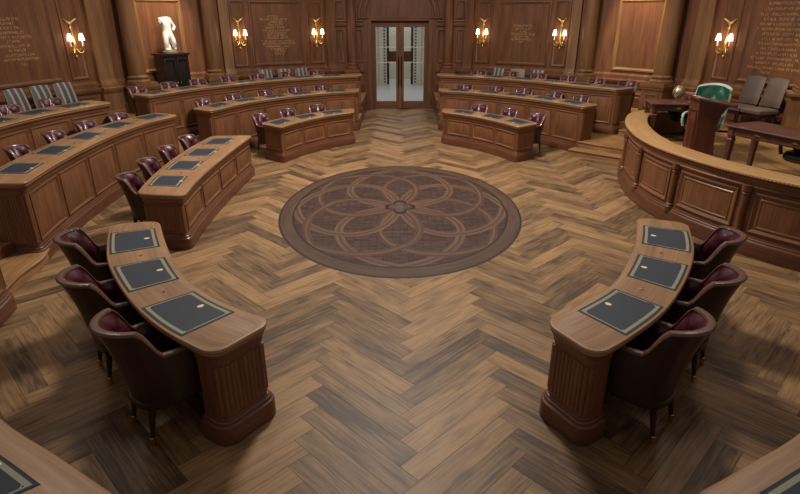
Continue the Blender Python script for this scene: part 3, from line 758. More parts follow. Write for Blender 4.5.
# ------------------------------------------------------------------ walls
WP = Path(resample(catmull(W_R, 12), 240))
DADO = 1.3; HW = 4.7
PROF = [(.1, 0), (.1, .75), (.12, .78), (.12, .84), (.1, .86), (.1, 1.16), (.13, 1.18), (.16, 1.22), (.17, 1.25), (.17, 1.28), (.13, 1.3), (.06, 1.31), (.06, 1.4), (.02, 1.43), (0, 1.45), (0, 3.42), (.05, 3.44), (.07, 3.5), (.05, 3.56), (0, 3.58), (0, HW), (-.3, HW), (-.3, 0)]
def wall_piece(sx, s0, s1, name):
    m = B(sx); n = max(4, int((s1-s0)/.25)); P = [WP.at(s0+(s1-s0)*i/n)[0] for i in range(n+1)]
    rows = [[(WP.at(s0+(s1-s0)*i/n, o)[0].x, WP.at(s0+(s1-s0)*i/n, o)[0].y, z) for i in range(n+1)] for o, z in PROF]
    m.grid(rows, cv=True, swap=True)
    m.ngon([r[0] for r in rows]); m.ngon([r[-1] for r in rows])
    return struct(m.build(name, M['wall']))
def Fw(u, z, o): p = WP.at(u, o)[0]; return (p.x, p.y, z)
MOULD = [(0, .001), (.006, .022), (.03, .028), (.05, .014), (.07, .006), (.075, .001)]
MOULD2 = [(0, .001), (.006, .03), (.045, .035), (.065, .018), (.09, .006), (.095, -.012)]
def wpanel(sx, wall, s0, s1, z0, z1, mould=MOULD, n=6, mat=None, off=0):
    m = B(sx); F = (lambda u, z, o: Fw(u, z, o+off))
    m.ring_panel(F, s0, s1, z0, z1, mould, n=n); return m.build('wall_panel', mat or M['wallpanel'], wall)
def pilaster(sx, wall, s0, s1, cm=None):
    m = B(sx); k = 3
    prof = [(.0, .57), (.24, .57), (.24, .70), (.22, .72), (.22, 1.14), (.25, 1.18), (.27, 1.22), (.28, 1.27), (.25, 1.3), (.19, 1.31), (.19, 1.37), (.17, 1.4), (.15, 1.42), (.12, 1.46), (.11, 1.5), (.11, HW-.02), (0, HW-.02)]
    rows = []
    for o, z in prof:
        e = .05 if z < 1.31 and o > 0 else (.03 if z < 1.4 and o > 0 else 0)
        r = [Fw(s0-e, z, 0)]+[Fw(s0-e+(s1-s0+2*e)*i/k, z, o) for i in range(k+1)]+[Fw(s1+e, z, 0)]
        rows.append(r)
    m.grid(rows, swap=True); return m.build('pilaster', cm or M['column'], wall)
def column(sx, s, r, label, out=.2, cm=None):
    cm = cm or M['column']
    p, n = WP.at(s, out); t = thing('column', label, 'column', (p.x*sx, p.y, Z3))
    m = B(); m.lathe([(r*.97, 1.52-Z3), (r, 1.6-Z3), (r*.99, 2.4-Z3), (r*.95, 3.4-Z3), (r*.88, HW-Z3)], 28); m.build('shaft', cm, t)
    m = B(); m.lathe([(r*1.35, 1.33-Z3), (r*1.36, 1.38-Z3), (r*1.22, 1.405-Z3), (r*1.1, 1.425-Z3), (r*1.1, 1.445-Z3), (r*1.2, 1.46-Z3), (r*1.2, 1.485-Z3), (r*1.05, 1.5-Z3), (r*.97, 1.525-Z3)], 28); m.build('base', cm, t)
    m = B(); w = r*1.45; m.box(-w, w, -w, w, 0, .6, grain=2); m.box(-w*1.1, w*1.1, -w*1.1, w*1.1, .6, .66); m.box(-w*1.16, w*1.16, -w*1.16, w*1.16, .66, .72); m.box(-w*1.02, w*1.02, -w*1.02, w*1.02, .72, .765)
    pd = m.build('pedestal', cm, t)
    m = B(); m.ring_panel(lambda u, z, o: (u, -w-o, z), -w*.6, w*.6, .12, .5, MOULD, n=1); m.build('pedestal_panel', cm, pd)
    t.rotation_euler = (0, 0, math.atan2(n.y, n.x*sx)+PI/2)
    return t
SIDE = {1: 'right', -1: 'left'}
walls = {}
for sx in (1, -1):
    sd = SIDE[sx]
    wa = wall_piece(sx, .0, 7.1, 'wall_back_'+sd); wb = wall_piece(sx, 7.1, WP.L, 'wall_'+sd)
    walls[sx] = (wa, wb)
    # thin panels beside the door
    wpanel(sx, wa, .02, .3, 1.5, 2.55, n=2); wpanel(sx, wa, .62, .92, 1.5, 2.55, n=2); wpanel(sx, wa, .62, .92, 2.85, 3.4, n=2)
    m = B(sx)
    m.sweep([WP.at(.0+.93*i/6)[0] for i in range(7)], [(.001, 2.62), (.05, 2.63), (.06, 2.67), (.03, 2.7), (.03, 2.74), (.075, 2.78), (.07, 2.82), (.001, 2.84)], caps=True)
    m.build('cornice', M['wall'], wa)
    column(sx, .36, .15, 'slim round wooden column just %s of the glass door' % sd, .2, M['wall'])
    pilaster(sx, wa, .95, 1.27, M['wall'])
    wpanel(sx, wa, 1.34, 1.86, 1.52, 3.36)
    wpanel(sx, wa, 2.08, 3.74, 1.52, 3.36, MOULD2, 10)
    wpanel(sx, wa, 3.87, 4.33, 1.52, 3.36)
    pilaster(sx, wa, 4.38, 4.66)
    column(sx, 5.02, .2, 'round wooden column between wall lamps and niche panel on the %s' % sd, .26)
    wpanel(sx, wa, 5.7, 7.02, 1.52, 3.36, MOULD2, 10, M['niche'])
    column(sx, 7.42, .22, 'dark round wooden column beyond niche panel on the far %s' % sd, .28)
    pilaster(sx, wb, 7.98, 8.42)
    wpanel(sx, wb, 8.6, 9.06, 1.52, 3.36)
    wpanel(sx, wb, 9.24, 11.7, 1.52, 3.36, MOULD2, 12)
    wpanel(sx, wb, 11.9, 12.4, 1.52, 3.36)
    for a, b in ((1.4, 1.9), (2.1, 2.85), (2.95, 3.7), (3.85, 4.3), (5.75, 6.3), (6.4, 6.95)): wpanel(sx, wa, a, b, .9, 1.13, n=4, off=.1)
    for a, b in ((8.6, 9.1), (9.25, 10.0), (10.1, 10.85), (10.95, 11.7)): wpanel(sx, wb, a, b, .9, 1.13, n=4, off=.1)
# big tan pilaster at the right edge
for sx in (1,):
    t = thing('column', 'square tan column on tall pedestal at the right edge of the photo', 'column', (8.22*sx, 11.35, Z3), R(-28)*sx)
    m = B(); m.box(-.3, .3, -.3, .3, 0, .86, grain=2); m.box(-.33, .33, -.33, .33, .86, .9); m.box(-.37, .37, -.37, .37, .9, .95); m.box(-.33, .33, -.33, .33, 0, .12); m.build('pedestal', M['column'], t)
    m = B(); m.box(-.27, .27, -.27, .27, .95, 1.01); m.box(-.25, .25, -.25, .25, 1.01, 1.06); m.box(-.22, .22, -.22, .22, 1.06, HW-Z3, grain=2); m.build('shaft', M['column'], t)

# door wall : lintel, arch, jambs
m = B()
m.box(-1.22, 1.22, 19.2, 19.5, 2.84, HW, grain=2)
wd = struct(m.build('wall_door', M['wall']))
m = B()
for s in (-1, 1):
    m.box(s*.95 if s > 0 else -1.22, 1.22 if s > 0 else -.95, 19.2, 19.5, 0, 2.84, grain=2)
m.build('jamb', M['wall'], wd)
m = B()
prof = [(1.1, 0), (1.1, .05), (1.14, .07), (1.2, .06), (1.22, .04), (1.26, .05), (1.3, .1), (1.36, .1), (1.38, 0)]
m.grid([[(r*math.cos(PI*k/40), 19.2-o, 2.86+r*math.sin(PI*k/40)) for k in range(41)] for r, o in prof])
m.build('arch_moulding', M['wall'], wd)
m = B(); m.box(-1.02, 1.02, 19.12, 19.22, 2.8, 2.88); m.box(-1.06, 1.06, 19.1, 19.22, 2.88, 2.92)
m.build('lintel_trim', M['wall'], wd)
m = B()
for s in (-1, 1):
    m.box(s*.93 if s > 0 else -1.05, 1.05 if s > 0 else -.93, 19.11, 19.22, 0, 2.82)
m.build('door_casing', M['wall'], wd)
# two door leaves
for s, nm in ((-1, 'left'), (1, 'right')):
    t = thing('door_1' if s < 0 else 'door_2', '%s leaf of the glazed wooden double door in the back wall' % nm, 'door', (s*.46, 19.3, 0)); struct(t)
    m = B(); a, b = (0.005, .925)
    x = lambda v: s*v-s*.46
    def bx(v0, v1, z0, z1, y0=-.03, y1=.03):
        m.box(min(x(v0), x(v1)), max(x(v0), x(v1)), y0, y1, z0, z1)
    bx(.002, .13, .004, 2.83); bx(.8, .95, .004, 2.83); bx(.13, .8, .004, .24); bx(.13, .8, 2.6, 2.83)
    m.build('door_frame', M['wall'], t)
    m = B(); bx(.13, .8, .24, 2.6, -.004, .004); m.build('pane', M['glass'], t)
    m = B(); bx(.13, .8, 1.5, 1.52, -.012, .012); bx(.13, .8, 1.98, 2.0, -.012, .012); m.build('glazing_bar', M['stone'], t)
    m = B(); m.tube([(x(.05), -.09, .75), (x(.05), -.09, 1.7)], .018, 8); m.tube([(x(.05), -.09, .82), (x(.05), -.03, .82)], .012, 6); m.tube([(x(.05), -.09, 1.62), (x(.05), -.03, 1.62)], .012, 6)
    m.build('pull_handle', M['bronze'], t)
# hall beyond the door
m = B(); m.ngon([(-3.2, 19.5, -.002), (3.2, 19.5, -.002), (3.2, 29, -.002), (-3.2, 29, -.002)]); struct(m.build('floor_hall', M['stonefloor']))
m = B(); m.box(-3.2, -.62, 26.4, 26.7, 0, 4.2); m.box(.62, 3.2, 26.4, 26.7, 0, 4.2); m.box(-.62, .62, 26.4, 26.7, 2.75, 4.2)
wh = struct(m.build('wall_hall', M['stone']))
for s in (-1, 1):
    m = B(); m.box(min(s*.62, s*.95), max(s*.62, s*.95), 26.25, 26.4, 0, 3.6)
    m.build('stone_pilaster', plain('veined_stone', (206, 200, 186), .5, noise=.15, nscale=9), wh)
    m = B()
    for k in range(24): m.box(s*.7-.04, s*.7+.04, 26.23, 26.26, .1+k*.13, .155+k*.13)
    m.build('dentil_strip', M['darkframe'], wh)
m = B(); m.box(-3.4, -3.2, 19.5, 29.2, 0, 4.2); struct(m.build('wall_hall_left', M['stone']))
m = B(); m.box(3.2, 3.4, 19.5, 29.2, 0, 4.2); struct(m.build('wall_hall_right', M['stone']))
m = B(); m.box(-3.2, 3.2, 29, 29.2, 0, 4.2); struct(m.build('wall_hall_back', M['stone']))
t = thing('hall_doorway', 'dark framed doorway across the hall beyond the glass doors', 'doorway', (0, 26.5, 0))
m = B(); m.box(-.6, -.5, -.05, .05, 0, 2.74); m.box(.5, .6, -.05, .05, 0, 2.74); m.box(-.5, .5, -.05, .05, 2.6, 2.74); m.box(-.05, .05, -.03, .03, 0, 2.6); m.build('frame', M['darkframe'], t)
m = B(); m.box(-.5, .5, -.03, .03, 1.0, 1.45); m.build('cross_panel', M['darkwood'], t)

# ------------------------------------------------------------------ inscriptions (rows of small gilt strokes)
def inscription(sx, wall_s0, wall_s1, rows, label):
    """rows: (left fraction, right fraction, z)"""
    w = wall_s1-wall_s0; c = Fw((wall_s0+wall_s1)/2, rows[-1][2], 0); t = thing('inscription', label, 'inscription', (c[0]*sx, c[1], c[2]))
    for a, b, z in rows:
        m = B(sx); u = wall_s0+a*w; e = wall_s0+b*w; h = .052
        while u < e:
            if random.random() < .16: u += .025; continue
            lw = random.choice((.024, .03, .034)); th = .006
            def bar(u0, z0, u1, z1):
                d = Vector((u1-u0, z1-z0)); d.normalize(); q = Vector((-d.y, d.x))*th/2
                m.ngon([Fw(u0+q.x, z0+q.y, .004), Fw(u1+q.x, z1+q.y, .004), Fw(u1-q.x, z1-q.y, .004), Fw(u0-q.x, z0-q.y, .004)])
            k = random.randrange(5)
            if k == 0: bar(u, z, u, z+h); bar(u, z+h, u+lw, z+h); bar(u, z+h*.5, u+lw*.8, z+h*.5)
            elif k == 1: bar(u, z, u+lw/2, z+h); bar(u+lw/2, z+h, u+lw, z)
            elif k == 2: bar(u, z, u, z+h); bar(u, z, u+lw, z)
            elif k == 3: bar(u+lw/2, z, u+lw/2, z+h); bar(u, z+h, u+lw, z+h)
            else: bar(u, z, u, z+h); bar(u+lw, z, u+lw, z+h); bar(u, z+h/2, u+lw, z+h/2)
            u += lw+.014
        m.build('text_line', M['inscr'], t, t.location, smooth=0, merge=False)
def rz(y): return y
BLr = [(330, 405, 100), (290, 455, 120), (340, 430, 140), (320, 430, 158), (315, 435, 178), (295, 465, 198), (325, 445, 218), (325, 445, 235), (320, 455, 252), (280, 495, 275), (285, 500, 293), (310, 460, 313), (335, 440, 332), (355, 435, 350), (365, 420, 370)]
# zoomed px -> fraction across the panel (left wall is mirrored: s grows towards the left)
def frac(rows, x0, x1, ytop, ybot, ztop, zbot, flip):
    out = []
    for a, b, y in rows:
        fa, fb = (a-x0)/(x1-x0), (b-x0)/(x1-x0)
        if flip: fa, fb = 1-fb, 1-fa
        out.append((fa, fb, ztop+(zbot-ztop)*(y-ytop)/(ybot-ytop)))
    return out
inscription(-1, 2.08, 3.74, frac(BLr, 215, 560, 20, 440, 3.22, 1.54, True), 'gold inscription of many centred lines on back wall left of the door')
inscription(1, 2.08, 3.74, frac([(345, 455, 165), (360, 445, 187), (375, 425, 207), (330, 475, 225), (355, 440, 243), (335, 455, 262), (385, 405, 282)], 240, 565, 20, 440, 3.22, 1.54, False), 'short gold inscription of seven lines on back wall right of the door')
inscription(-1, 9.24, 11.7, [(a-.1, b-.1, z) for a, b, z in [(.42, .70, 2.86), (.47, .66, 2.77), (.43, .67, 2.68), (.38, .7, 2.59), (.33, .72, 2.5), (.45, .58, 2.41), (.36, .66, 2.32), (.41, .58, 2.23), (.34, .63, 2.14), (.31, .64, 2.05), (.43, .49, 1.94)]], 'faint gold inscription on the panelled wall at far left above striped chairs')
inscription(1, 9.24, 11.7, [(a-.1, b-.1, z+.05) for a, b, z in [(.26, .8, 3.12), (.24, .78, 3.01), (.2, .8, 2.9), (.24, .72, 2.8), (.22, .76, 2.7), (.19, .8, 2.6), (.26, .7, 2.5), (.27, .66, 2.4), (.25, .67, 2.3), (.28, .62, 2.2), (.25, .64, 2.1), (.2, .74, 2.0), (.26, .62, 1.9), (.19, .74, 1.8), (.32, .42, 1.7)]], 'long gold inscription on the panelled wall at far right above grey chairs')

# ------------------------------------------------------------------ sconces
def sconce(sx, s, z, label):
    p, n = WP.at(s, .0); t = thing('wall_sconce', label, 'wall lamp', (p.x*sx, p.y, z+.07), math.atan2(n.y, n.x*sx)+PI/2, 'gilt two-light wall sconces'); t.scale = (.9, .9, .88)
    # local: -y faces the room
    m = B(); m.tube([(0, -.02, -.5), (0, -.035, -.36), (0, -.04, -.2), (0, -.03, 0), (0, -.03, .16), (0, -.03, .3)], [.01, .034, .042, .018, .03, .012], 8)
    m.blob((0, -.035, -.3), (.05, .03, .07)); m.blob((0, -.03, -.54), (.026, .026, .05)); m.build('stem', M['gilt'], t)
    m = B()
    for k in (-1, 1):
        m.tube([(0, -.03, .26), (k*.05, -.035, .33), (k*.12, -.045, .38), (k*.18, -.05, .42)], [.018, .03, .026, .005], 6)
    m.blob((0, -.035, .28), (.035, .025, .07)); m.blob((0, -.035, .18), (.045, .025, .04)); m.build('leaf_finial', M['gilt'], t)
    for k in (-1, 1):
        m = B(); pts = catmull([(k*.02, -.04, -.32), (k*.09, -.09, -.44), (k*.175, -.12, -.4), (k*.165, -.14, -.27)], 5)
        m.tube(pts, .013, 7); m.lathe([(.012, 0), (.036, .01), (.038, .02), (.014, .028)], 10, (k*.165, -.14, -.285)); m.blob((k*.1, -.09, -.36), (.026, .016, .035), 8, 5)
        a = m.build('arm', M['gilt'], t)
        m = B(); m.lathe([(.013, 0), (.013, .17)], 8, (k*.165, -.14, -.262)); m.build('candle', M['candle'], a)
        m = B(); m.lathe([(.072, -.13), (.062, -.06), (.044, .02), (.034, .05)], 14, (k*.165, -.14, 0), caps=False); m.build('lamp_shade', M['shade'], t)['label'] = 'small white lit shade'
    l = bpy.data.lights.new('sconce_glow', 'POINT'); l.energy = 4; l.color = (1, .76, .5); l.shadow_soft_size = .06
    o = bpy.data.objects.new('sconce_glow', l); C.objects.link(o); o.location = (p.x*sx+n.x*sx*.24, p.y+n.y*.26, z-.02)
for sx in (1, -1):
    sd = SIDE[sx]
    sconce(sx, 1.61, 2.45, 'gilt two-light wall sconce on back wall nearest the door, %s side' % sd)
    sconce(sx, 4.1, 2.45, 'gilt two-light wall sconce on back wall beside the %s round column' % sd)
    sconce(sx, 8.83, 2.45, 'gilt two-light wall sconce on the %s side wall beside gold lettering' % sd)

# ------------------------------------------------------------------ side chairs along the walls
def make_side_chair(fabric, name='side_chair', hb=.98, w=.5):
    t = thing(name, 'x', 'chair')
    def pad(m, x, y0, y1, z0, z1, slope=0, uvx=True):
        r = .03; rows = []
        for s_, q in ((.0, 0), (.02, .6), (.03, 1)): pass
    m = B(); n = 8
    rows = []
    for k, (ins, z) in enumerate(((.03, .38), (.0, .40), (0, .45), (.02, .475), (.08, .487))):
        h = w/2-ins; d = .25-ins; rows.append([(h*c, d*s_+.02, z) for c, s_ in ((1, -1), (1, 0), (1, 1), (.5, 1), (0, 1), (-.5, 1), (-1, 1), (-1, 0), (-1, -1), (-.5, -1), (0, -1), (.5, -1))])
    m.grid(rows, cu=True); m.ngon(rows[-1]); m.ngon(rows[0])
    m.uv = [[(m.v[i].x, m.v[i].y) for i in f] for f in m.f]
    m.build('seat', fabric, t)
    m = B(); nx, nz = 10, 8
    def bk(u, v, front):
        x = (u-.5)*w*(1-.06*v); z = .5+v*(hb-.5)+.02*math.sin(PI*u)*(1 if v > .9 else 0); y = -.22-.12*v
        e = (1-abs(2*u-1)**4)*(1-abs(2*v-1)**4); return (x, y+(.035*e+.012 if front else -.02*e-.012), z)
    m.grid([[bk(i/nx, j/nz, True) for i in range(nx+1)] for j in range(nz+1)]); m.grid([[bk(i/nx, j/nz, False) for i in range(nx+1)] for j in range(nz+1)])
    per = [(i/nx, 0) for i in range(nx)]+[(1, j/nz) for j in range(nz)]+[(1-i/nx, 1) for i in range(nx)]+[(0, 1-j/nz) for j in range(nz)]
    m.grid([[bk(u, v, True) for u, v in per], [bk(u, v, False) for u, v in per]], cu=True)
    m.uv = [[(m.v[i].x, m.v[i].z) for i in f] for f in m.f]
    m.build('backrest', fabric, t, smooth=60)
    m = B(); m.box(-w/2+.02, w/2-.02, -.2, .23, .32, .385); m.build('seat_frame', M['chairwood'], t)
    for lx, ly in ((1, 1), (-1, 1), (1, -1), (-1, -1)):
        m = B(); x, y = lx*(w/2-.045), ly*.2+.015
        m.tube([(x, y-(.05 if ly < 0 else 0), 0), (x, y, .33)], [.016, .024], 8); m.build('leg', M['chairwood'], t)
    m = B(); m.box(-w/2+.04, w/2-.04, -.03, .0, .14, .165); m.build('stretcher', M['chairwood'], t)
    return t
sp = {}
def side_chair(kind, fabric, sx, s, out, label, group, hb=.98, z=Z3, w=.5, turn=0, sc_=1):
    if kind not in sp: sp[kind] = make_side_chair(fabric, hb=hb, w=w); o = sp[kind]
    else: o = copy_tree(sp[kind])
    p, n = WP.at(s, out); o.location = (p.x*sx, p.y, z); o.rotation_euler = (0, 0, math.atan2(n.y, n.x*sx)-PI/2+turn)
    o['label'] = label; o['group'] = group; o['category'] = 'chair'; o.scale = (sc_, sc_, sc_); return o
gA = 'striped chairs along the back wall'
for i, s in enumerate((2.32, 2.86, 3.46)):
    side_chair('stripe', M['stripe'], -1, s, .5, 'grey striped upholstered chair by back left wall, %s from the door' % ORD[i], gA, sc_=.86)
side_chair('stripe', M['stripe'], 1, 2.3, .5, 'grey striped chair by back right wall, nearest the door', gA, sc_=.86)
side_chair('beige', M['beige'], 1, 2.92, .5, 'plain beige upholstered chair between two striped chairs', 'plain chair along the back wall', w=.56, sc_=.86)
side_chair('stripe', M['stripe'], 1, 3.55, .5, 'grey striped chair by back right wall, farther from the door', gA, sc_=.86)
for i, s in enumerate((9.75, 10.37, 11.02)):
    side_chair('stripe', M['stripe'], -1, s, .85, 'grey striped chair below the far left inscription, %s from the sconce' % ORD[i], 'striped chairs by the left wall')
for i, s in enumerate((9.98, 10.55)):
    side_chair('leather', M['greyleather'], 1, s, .6, 'grey leather high-backed chair by right wall, %s' % ('farther from the camera' if i == 0 else 'nearer the edge pilaster'), 'grey leather chairs by the right wall', hb=1.0, w=.5).scale = (1, 1, 1.13)

# ------------------------------------------------------------------ statue and cabinet
def make_statue():
    p, n = WP.at(6.42, .46); x, y = -p.x, p.y; rz = math.atan2(n.y, -n.x)+PI/2
    t = thing('cabinet', 'black cabinet pedestal in the left niche carrying the white statue', 'cabinet', (x, y, Z3), rz)
    H = 2.02-Z3
    m = B(); m.box(-.38, .38, -.2, .2, .08, H-.05, grain=2); m.build('body', M['black'], t)
    m = B(); m.box(-.42, .42, -.24, .24, H-.05, H); m.build('top', M['black'], t)
    m = B(); m.box(-.41, .41, -.23, .23, 0, .1); m.build('plinth', M['black'], t)
    for k in (-1, 1):
        m = B(); m.ring_panel(lambda u, z, o: (u, -.2-o, z), -.35 if k < 0 else .015, -.015 if k < 0 else .35, .16, H-.12, MOULD, n=1); d = m.build('door', M['black'], t)
        m = B(); m.blob((k*.05, -.235, .7), (.016, .016, .016), 8, 5); m.build('knob', M['brass'], d)
    s = thing('statue', 'white marble headless standing torso statue on the black cabinet', 'statue', (x, y, 2.02), rz)
    m = B(); m.lathe([(.2, 0), (.2, .04), (.17, .05), (.16, .08), (.13, .09)], 20); m.build('base', plain('statue_base', (112, 96, 78), .5), s)
    # skeleton: pelvis, torso, neck stump, legs, arms   (local -y faces the room)
    V = [(0, 0, .47), (.0, .0, .58), (-.015, -.005, .70), (-.03, -.005, .82), (-.035, -.01, .9),
         (-.075, 0, .43), (-.085, -.02, .28), (-.09, .0, .1), (-.09, -.05, .085),
         (.08, 0, .43), (.11, -.05, .28), (.15, .0, .11), (.155, -.05, .09),
         (.1, 0, .82), (.2, .02, .7), (.235, .01, .655), (.14, -.05, .56),
         (-.15, 0, .83), (-.165, 0, .72)]
    Rd = [.125, .115, .135, .145, .075, .1, .075, .05, .035, .1, .075, .05, .035, .065, .045, .042, .034, .065, .045]
    E = [(0, 1), (1, 2), (2, 3), (3, 4), (0, 5), (5, 6), (6, 7), (7, 8), (0, 9), (9, 10), (10, 11), (11, 12), (3, 13), (13, 14), (14, 15), (15, 16), (3, 17), (17, 18)]
    me = bpy.data.meshes.new('figure'); me.from_pydata(V, E, []); o = bpy.data.objects.new('figure', me); C.objects.link(o); o.parent = s
    me.materials.append(M['marble'])
    md = o.modifiers.new('skin', 'SKIN'); md.use_smooth_shade = True
    sv = me.skin_vertices[0].data
    for i, r in enumerate(Rd): sv[i].radius = (r, r*.82 if i < 5 else r)
    sv[0].use_root = True
    o.modifiers.new('sub', 'SUBSURF').levels = 2; o.modifiers['sub'].render_levels = 2
    m = B(); m.tube([(-.02, .05, .08), (-.03, .05, .25), (-.06, .05, .44)], [.09, .07, .05], 10); m.build('support', M['marble'], s)
make_statue()

# ------------------------------------------------------------------ dais furniture
def make_table(loc, rz, w, d, label, pulls=1):
    t = thing('writing_table', label, 'table', loc, rz); H = .78
    m = B(); P = [Vector(q) for q in ((-w/2, -d/2), (w/2, -d/2), (w/2, d/2), (-w/2, d/2))]
    m.sweep(P, [(-.01, H), (0, H-.006), (.004, H-.016), (-.004, H-.026), (-.016, H-.034)], closed=True); m.ngon([(*offset_path(P, -.01, True)[i], H) for i in range(4)]); m.ngon([(*offset_path(P, -.016, True)[i], H-.034) for i in range(4)])
    m.build('tabletop', M['darkwood'], t)
    m = B(); a, b = w/2-.06, d/2-.06
    m.box(-a, a, -b, -b+.02, H-.16, H-.034); m.box(-a, a, b-.02, b, H-.16, H-.034); m.box(-a, -a+.02, -b+.02, b-.02, H-.16, H-.034); m.box(a-.02, a, -b+.02, b-.02, H-.16, H-.034); m.build('apron', M['darkwood'], t)
    for sx in (-1, 1):
        for sy in (-1, 1):
            m = B(); x, y = sx*(a-.035), sy*(b-.035); h0, h1 = .05, .035
            rows = [[(x+h*c, y+h*e, z) for c, e in ((-1, -1), (1, -1), (1, 1), (-1, 1))] for h, z in ((.026, 0), (.03, .05), (.034, .3), (.043, .52), (.05, .55), (.038, .565), (.038, .6), (.05, .61), (.05, H-.035))]
            m.grid(rows, cu=True, swap=True); m.ngon(rows[0]); m.ngon(rows[-1]); m.build('leg', M['darkwood'], t)
    for k in range(pulls):
        x = (k-(pulls-1)/2)*.6
        m = B(); m.ring_panel(lambda u, z, o: (u, -b-o, z), x-.22, x+.22, H-.145, H-.05, [(0, .001), (.003, .008), (.012, .008), (.014, .004)], n=1); dr = m.build('drawer', M['darkwood'], t)
        m = B(); m.grid([[(x+rx*math.cos(2*PI*i/16), -b-oo, H-.098+rz_*math.sin(2*PI*i/16)) for i in range(16)] for rx, rz_, oo in ((.055, .028, .004), (.05, .024, .014), (.025, .012, .016), (.001, .001, .016))], cu=True); m.build('drawer_pull', M['brass'], dr)['label'] = 'oval brass drawer pull'
    return t
# table B (right edge): front edge from (5.03,8.41) towards (5.41,7.39)
dx, dy = .38, -1.02; LB = math.hypot(dx, dy); ang = math.atan2(dy, dx)
ux, uy = dx/LB, dy/LB
def at_front(cx, cy, w, d): # centre from front-left corner
    return None
wB, dB = 1.7, .75
cB = (5.2+ux*wB/2+(-uy)*dB/2, 8.85+uy*wB/2+ux*dB/2)
tabB = make_table((cB[0], cB[1], Z3), ang, wB, dB, 'dark mahogany writing table near right edge inside the dais rail', 2)
wA, dA = 1.05, .7
angA = R(-9)
ca, sa = math.cos(angA), math.sin(angA)
cA = (4.98+ca*wA/2-sa*dA/2, 11.08+sa*wA/2+ca*dA/2)
tabA = make_table((cA[0], cA[1], Z3), angA, wA, dA, 'small dark mahogany table at far end of dais beside the lectern', 1)

# lectern
def make_lectern():
    t = thing('lectern', 'dark mahogany lectern with slanted top standing between the two dais tables', 'lectern', (5.42, 9.85, Z3), R(-98))
    # local: -y = front (towards the oval floor), side profile in y,z extruded in x
    prof = [(-.2, 0), (.16, 0), (.18, .1), (.14, .3), (.12, .55), (.16, .8), (.26, .96), (-.24, 1.06), (-.23, .9), (-.2, .6)]
    m = B(); w = .24
    m.grid([[(-w, y, z) for y, z in prof], [(w, y, z) for y, z in prof]], cu=True); m.ngon([(-w, y, z) for y, z in prof]); m.ngon([(w, y, z) for y, z in prof])
    m.build('body', M['lectern'], t)
    m = B(); m.box(-.27, .27, -.23, .2, 0, .05); m.build('plinth', M['lectern'], t)
    m = B(); q = [(-.3, 1.06), (.34, .93), (.345, .96), (-.295, 1.09)]; w = .36
    m.grid([[(-w, y, z) for y, z in q], [(w, y, z) for y, z in q]], cu=True); m.ngon([(-w, y, z) for y, z in q]); m.ngon([(w, y, z) for y, z in q]); m.build('slanted_top', M['lectern'], t)
    m = B(); m.box(-.34, .34, .31, .35, .95, .985); m.build('book_ledge', M['lectern'], t)
    m = B(); m.ring_panel(lambda u, z, o: (u, -.2-o-.03*max(0, z-.6)/.4, z), -.19, .19, .12, .88, MOULD, n=2); m.build('front_panel', M['lectern'], t)
make_lectern()

# mace on table A
def make_mace():
    t = thing('ceremonial_mace', 'silver-gilt ceremonial mace with round head resting on small dais table', 'mace', (cA[0]+.45, cA[1]+.2, Z3+.78), R(-35))
    m = B(); m.box(-.16, -.1, -.06, .06, 0, .08); m.box(.3, .36, -.06, .06, 0, .09); m.box(-.12, .32, -.02, .02, 0, .02); m.build('stand', M['lectern'], t)
    m = B(); m.tube([(-.16, 0, .13), (.1, 0, .125), (.45, 0, .12)], [.03, .026, .034], 10); m.build('shaft', plain('mace_shaft', (150, 112, 92), .4, .3), t)
    m = B(); m.blob((-.28, 0, .14), (.12, .12, .13), 14, 10)
    for k in range(8): a = 2*PI*k/8; m.blob((-.3, .1*math.cos(a), .14+.11*math.sin(a)), (.03, .03, .03), 6, 5)
    m.build('head', plain('silver_gilt', (196, 184, 152), .3, .8, noise=.3, nscale=18), t)
make_mace()

